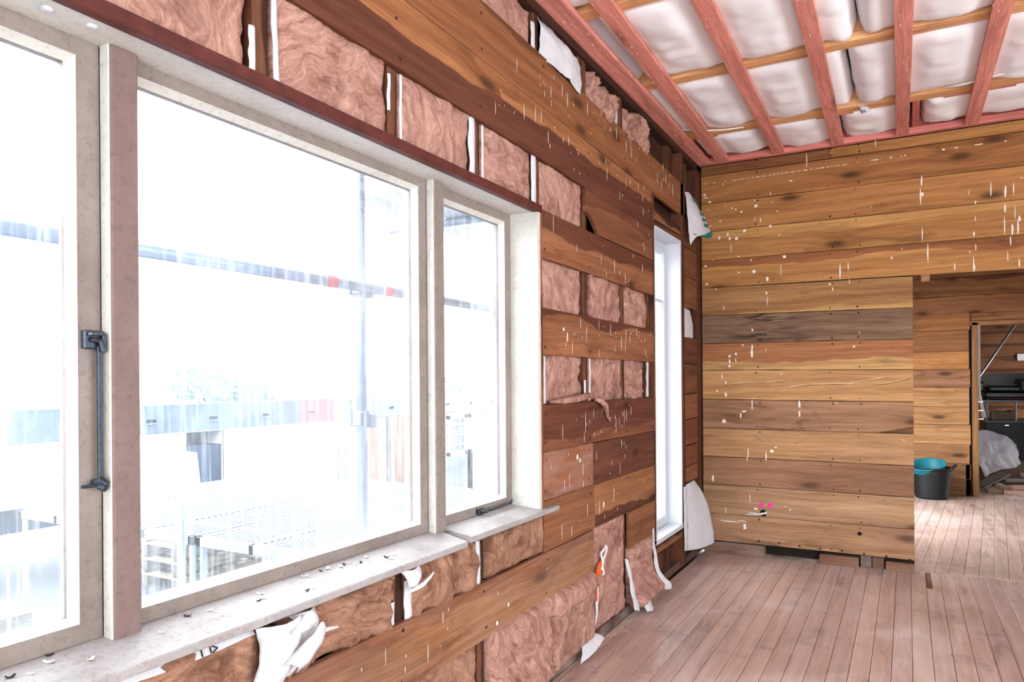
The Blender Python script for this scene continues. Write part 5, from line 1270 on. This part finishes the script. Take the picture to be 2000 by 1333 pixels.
for (a, b, c_, d) in ((9.75, 9.95, .12, .30), (9.85, 10.2, -.12, -.04), (9.5, 9.62, -.11, -.03)): MB().box(-9.0, -8.99, a, b, c_, d).obj('sign', M['roof'], sd)
# truck at the left
tk = thing('flatbed_truck', (-6.1, 2.6, GZ), 'white flatbed truck parked in the yard outside the left pane', 'truck')
MB().box(-7.4, -5.8, 1.2, 4.2, .20, .62, .03).obj('tray', M['truckw'], tk)
MB().prism([(3.72, .15), (3.72, 1.0), (3.9, 1.06), (4.7, 1.0), (5.0, .62), (5.5, .52), (5.55, .15)], -7.35, -5.85, 'x', .04).obj('cab', M['truckw'], tk)
MB().box(-5.852, -5.84, 4.0, 4.65, .66, .94, .004).obj('side_window', M['darkint'], tk)
MB().box(-7.2, -6.0, 1.3, 5.3, -.05, .28).obj('chassis', M['darkint'], tk)
for y in (1.9, 3.0, 4.9):
    m_ = MB().tube([(-6.12, y, GZ + .36), (-5.90, y, GZ + .36)], .36, 24); m_.obj('wheel', M['tyre'], tk, True)
    MB().tube([(-5.91, y, GZ + .36), (-5.885, y, GZ + .36)], .19, 20).obj('hub', M['truckw'], tk, True)
    MB().tube([(-5.86, y + .43 * math.cos(a * .35), GZ + .36 + .43 * math.sin(a * .35)) for a in range(0, 10)], .03, 6).obj('mudguard', M['truckw'], tk, True)
MB().box(-5.81, -5.795, 2.95, 3.02, .40, .44).box(-5.81, -5.795, 3.15, 3.24, .38, .43).obj('marker_light', M['redp'], tk)
# pallets, crate
for k, (x, y, lab) in enumerate(((-5.15, 4.9, 'grey timber pallet stack at the left below the platform'), (-3.9, 1.95, 'grey timber pallet stack low in the left pane'))):
    o = thing('pallet_stack', (x, y, GZ), lab, 'pallet')
    for j in range(4):
        z = GZ + j * .15
        for i in range(5): wood(MB().box(x - .5, x + .5, y - .5 + i * .23, y - .4 + i * .23, z + .10, z + .122).obj('slat', W['xy'], o), S(150, 140, 136))
        for i in range(3): wood(MB().box(x - .5 + i * .45, x - .41 + i * .45, y - .5, y + .52, z, z + .10).obj('bearer', W['yx'], o), S(120, 112, 110))
cr_ = thing('orange_crate', (-1.30, 2.76, GZ), 'faded orange crate beside the scaffold foot', 'crate')
MB().box(-1.45, -1.15, 2.60, 2.92, GZ, .13, .01).obj('body', M['orange'], cr_)
for z in (-.35, -.15, .05): MB().box(-1.155, -1.142, 2.62, 2.90, z, z + .03).obj('rib', M['orange'], cr_)
wood(tag(MB().box(-1.46, -1.40, 3.2, 5.4, 0.20, .33, .004).obj('edge_beam', W['yz']), 'pinkish timber beam along the near side of the mesh platform', 'beam'), S(214, 170, 176), None, 9, .2, .2)
for yy in (3.5, 5.1): wood(tag(MB().box(-1.465, -1.395, yy, yy + .07, GZ, .199, .003).obj('beam_post', W['zy']), 'short timber post under the pinkish beam, ' + ('near' if yy < 4 else 'far') + ' end', 'post'), S(190, 170, 165), None, 9, .2, .2)
# house and trees beyond
ho = thing('house', (-15.5, 19.3, GZ), 'pale house with a grey roof beyond the yard', 'house')
MB().box(-18, -14, 17.9, 21.5, GZ, 1.45).obj('wall', M['truckw'], ho)
V = [(-18.3, 17.6, 1.45), (-13.7, 17.6, 1.45), (-13.7, 21.8, 1.45), (-18.3, 21.8, 1.45), (-16, 17.6, 2.5), (-16, 21.8, 2.5)]
mesh_obj('roof', V, [(0, 1, 4), (2, 3, 5), (1, 2, 5, 4), (3, 0, 4, 5), (0, 3, 2, 1)], M['truckw'], ho)
for (a, b) in ((18.4, 19.5), (20.2, 21.0)): 
    w_ = MB().box(-14.01, -13.97, a, b, .55, 1.05).obj('window', M['board'], ho)
    MB().box(-13.97, -13.95, (a + b) / 2 - .03, (a + b) / 2 + .03, .55, 1.05).obj('mullion', M['truckw'], w_)
def tree(x, y, h_, r, label, sd_):
    o = thing('tree', (x, y, GZ), label, 'tree', 'trees beyond the yard')
    MB().tube([(x, y, GZ), (x + .1, y, GZ + h_ * .6)], [.16, .08], 8).obj('trunk', M['bark'], o, True)
    rt = random.Random(sd_); lf = MB()
    for _ in range(420):
        d = Vector((rt.gauss(0, 1), rt.gauss(0, 1), rt.gauss(0, 1))).normalized() * r * rt.random() ** .4
        c = Vector((x, y, GZ + h_ - r * .6)) + Vector((d.x, d.y, d.z * .75))
        a = Vector((rt.gauss(0, 1), rt.gauss(0, 1), rt.gauss(0, 1))).normalized(); b = a.orthogonal().normalized()
        s_ = rt.uniform(.10, .2)
        lf.add([c, c + a * s_ + b * s_ * .4, c + a * s_ * 2, c + a * s_ - b * s_ * .4], [(0, 1, 2, 3)])
    tag(lf.obj('foliage', M['leaf'], o), kind='stuff')
for k, (x, y, h_, r) in enumerate(((-22, 18, 2.5, 1.1), (-23, 20.2, 2.1, .9), (-24, 23.0, 2.2, .9), (-22, 25.5, 2.3, 1.0), (-25, 32, 2.2, 1.0), (-24, 38, 2.3, 1.1))):
    tree(x, y, h_, r, ('leafy tree on the skyline, ' + ['tallest at the left', 'second from the left', 'third from the left', 'fourth from the left', 'fifth from the left', 'rightmost'][k]), k + 3)
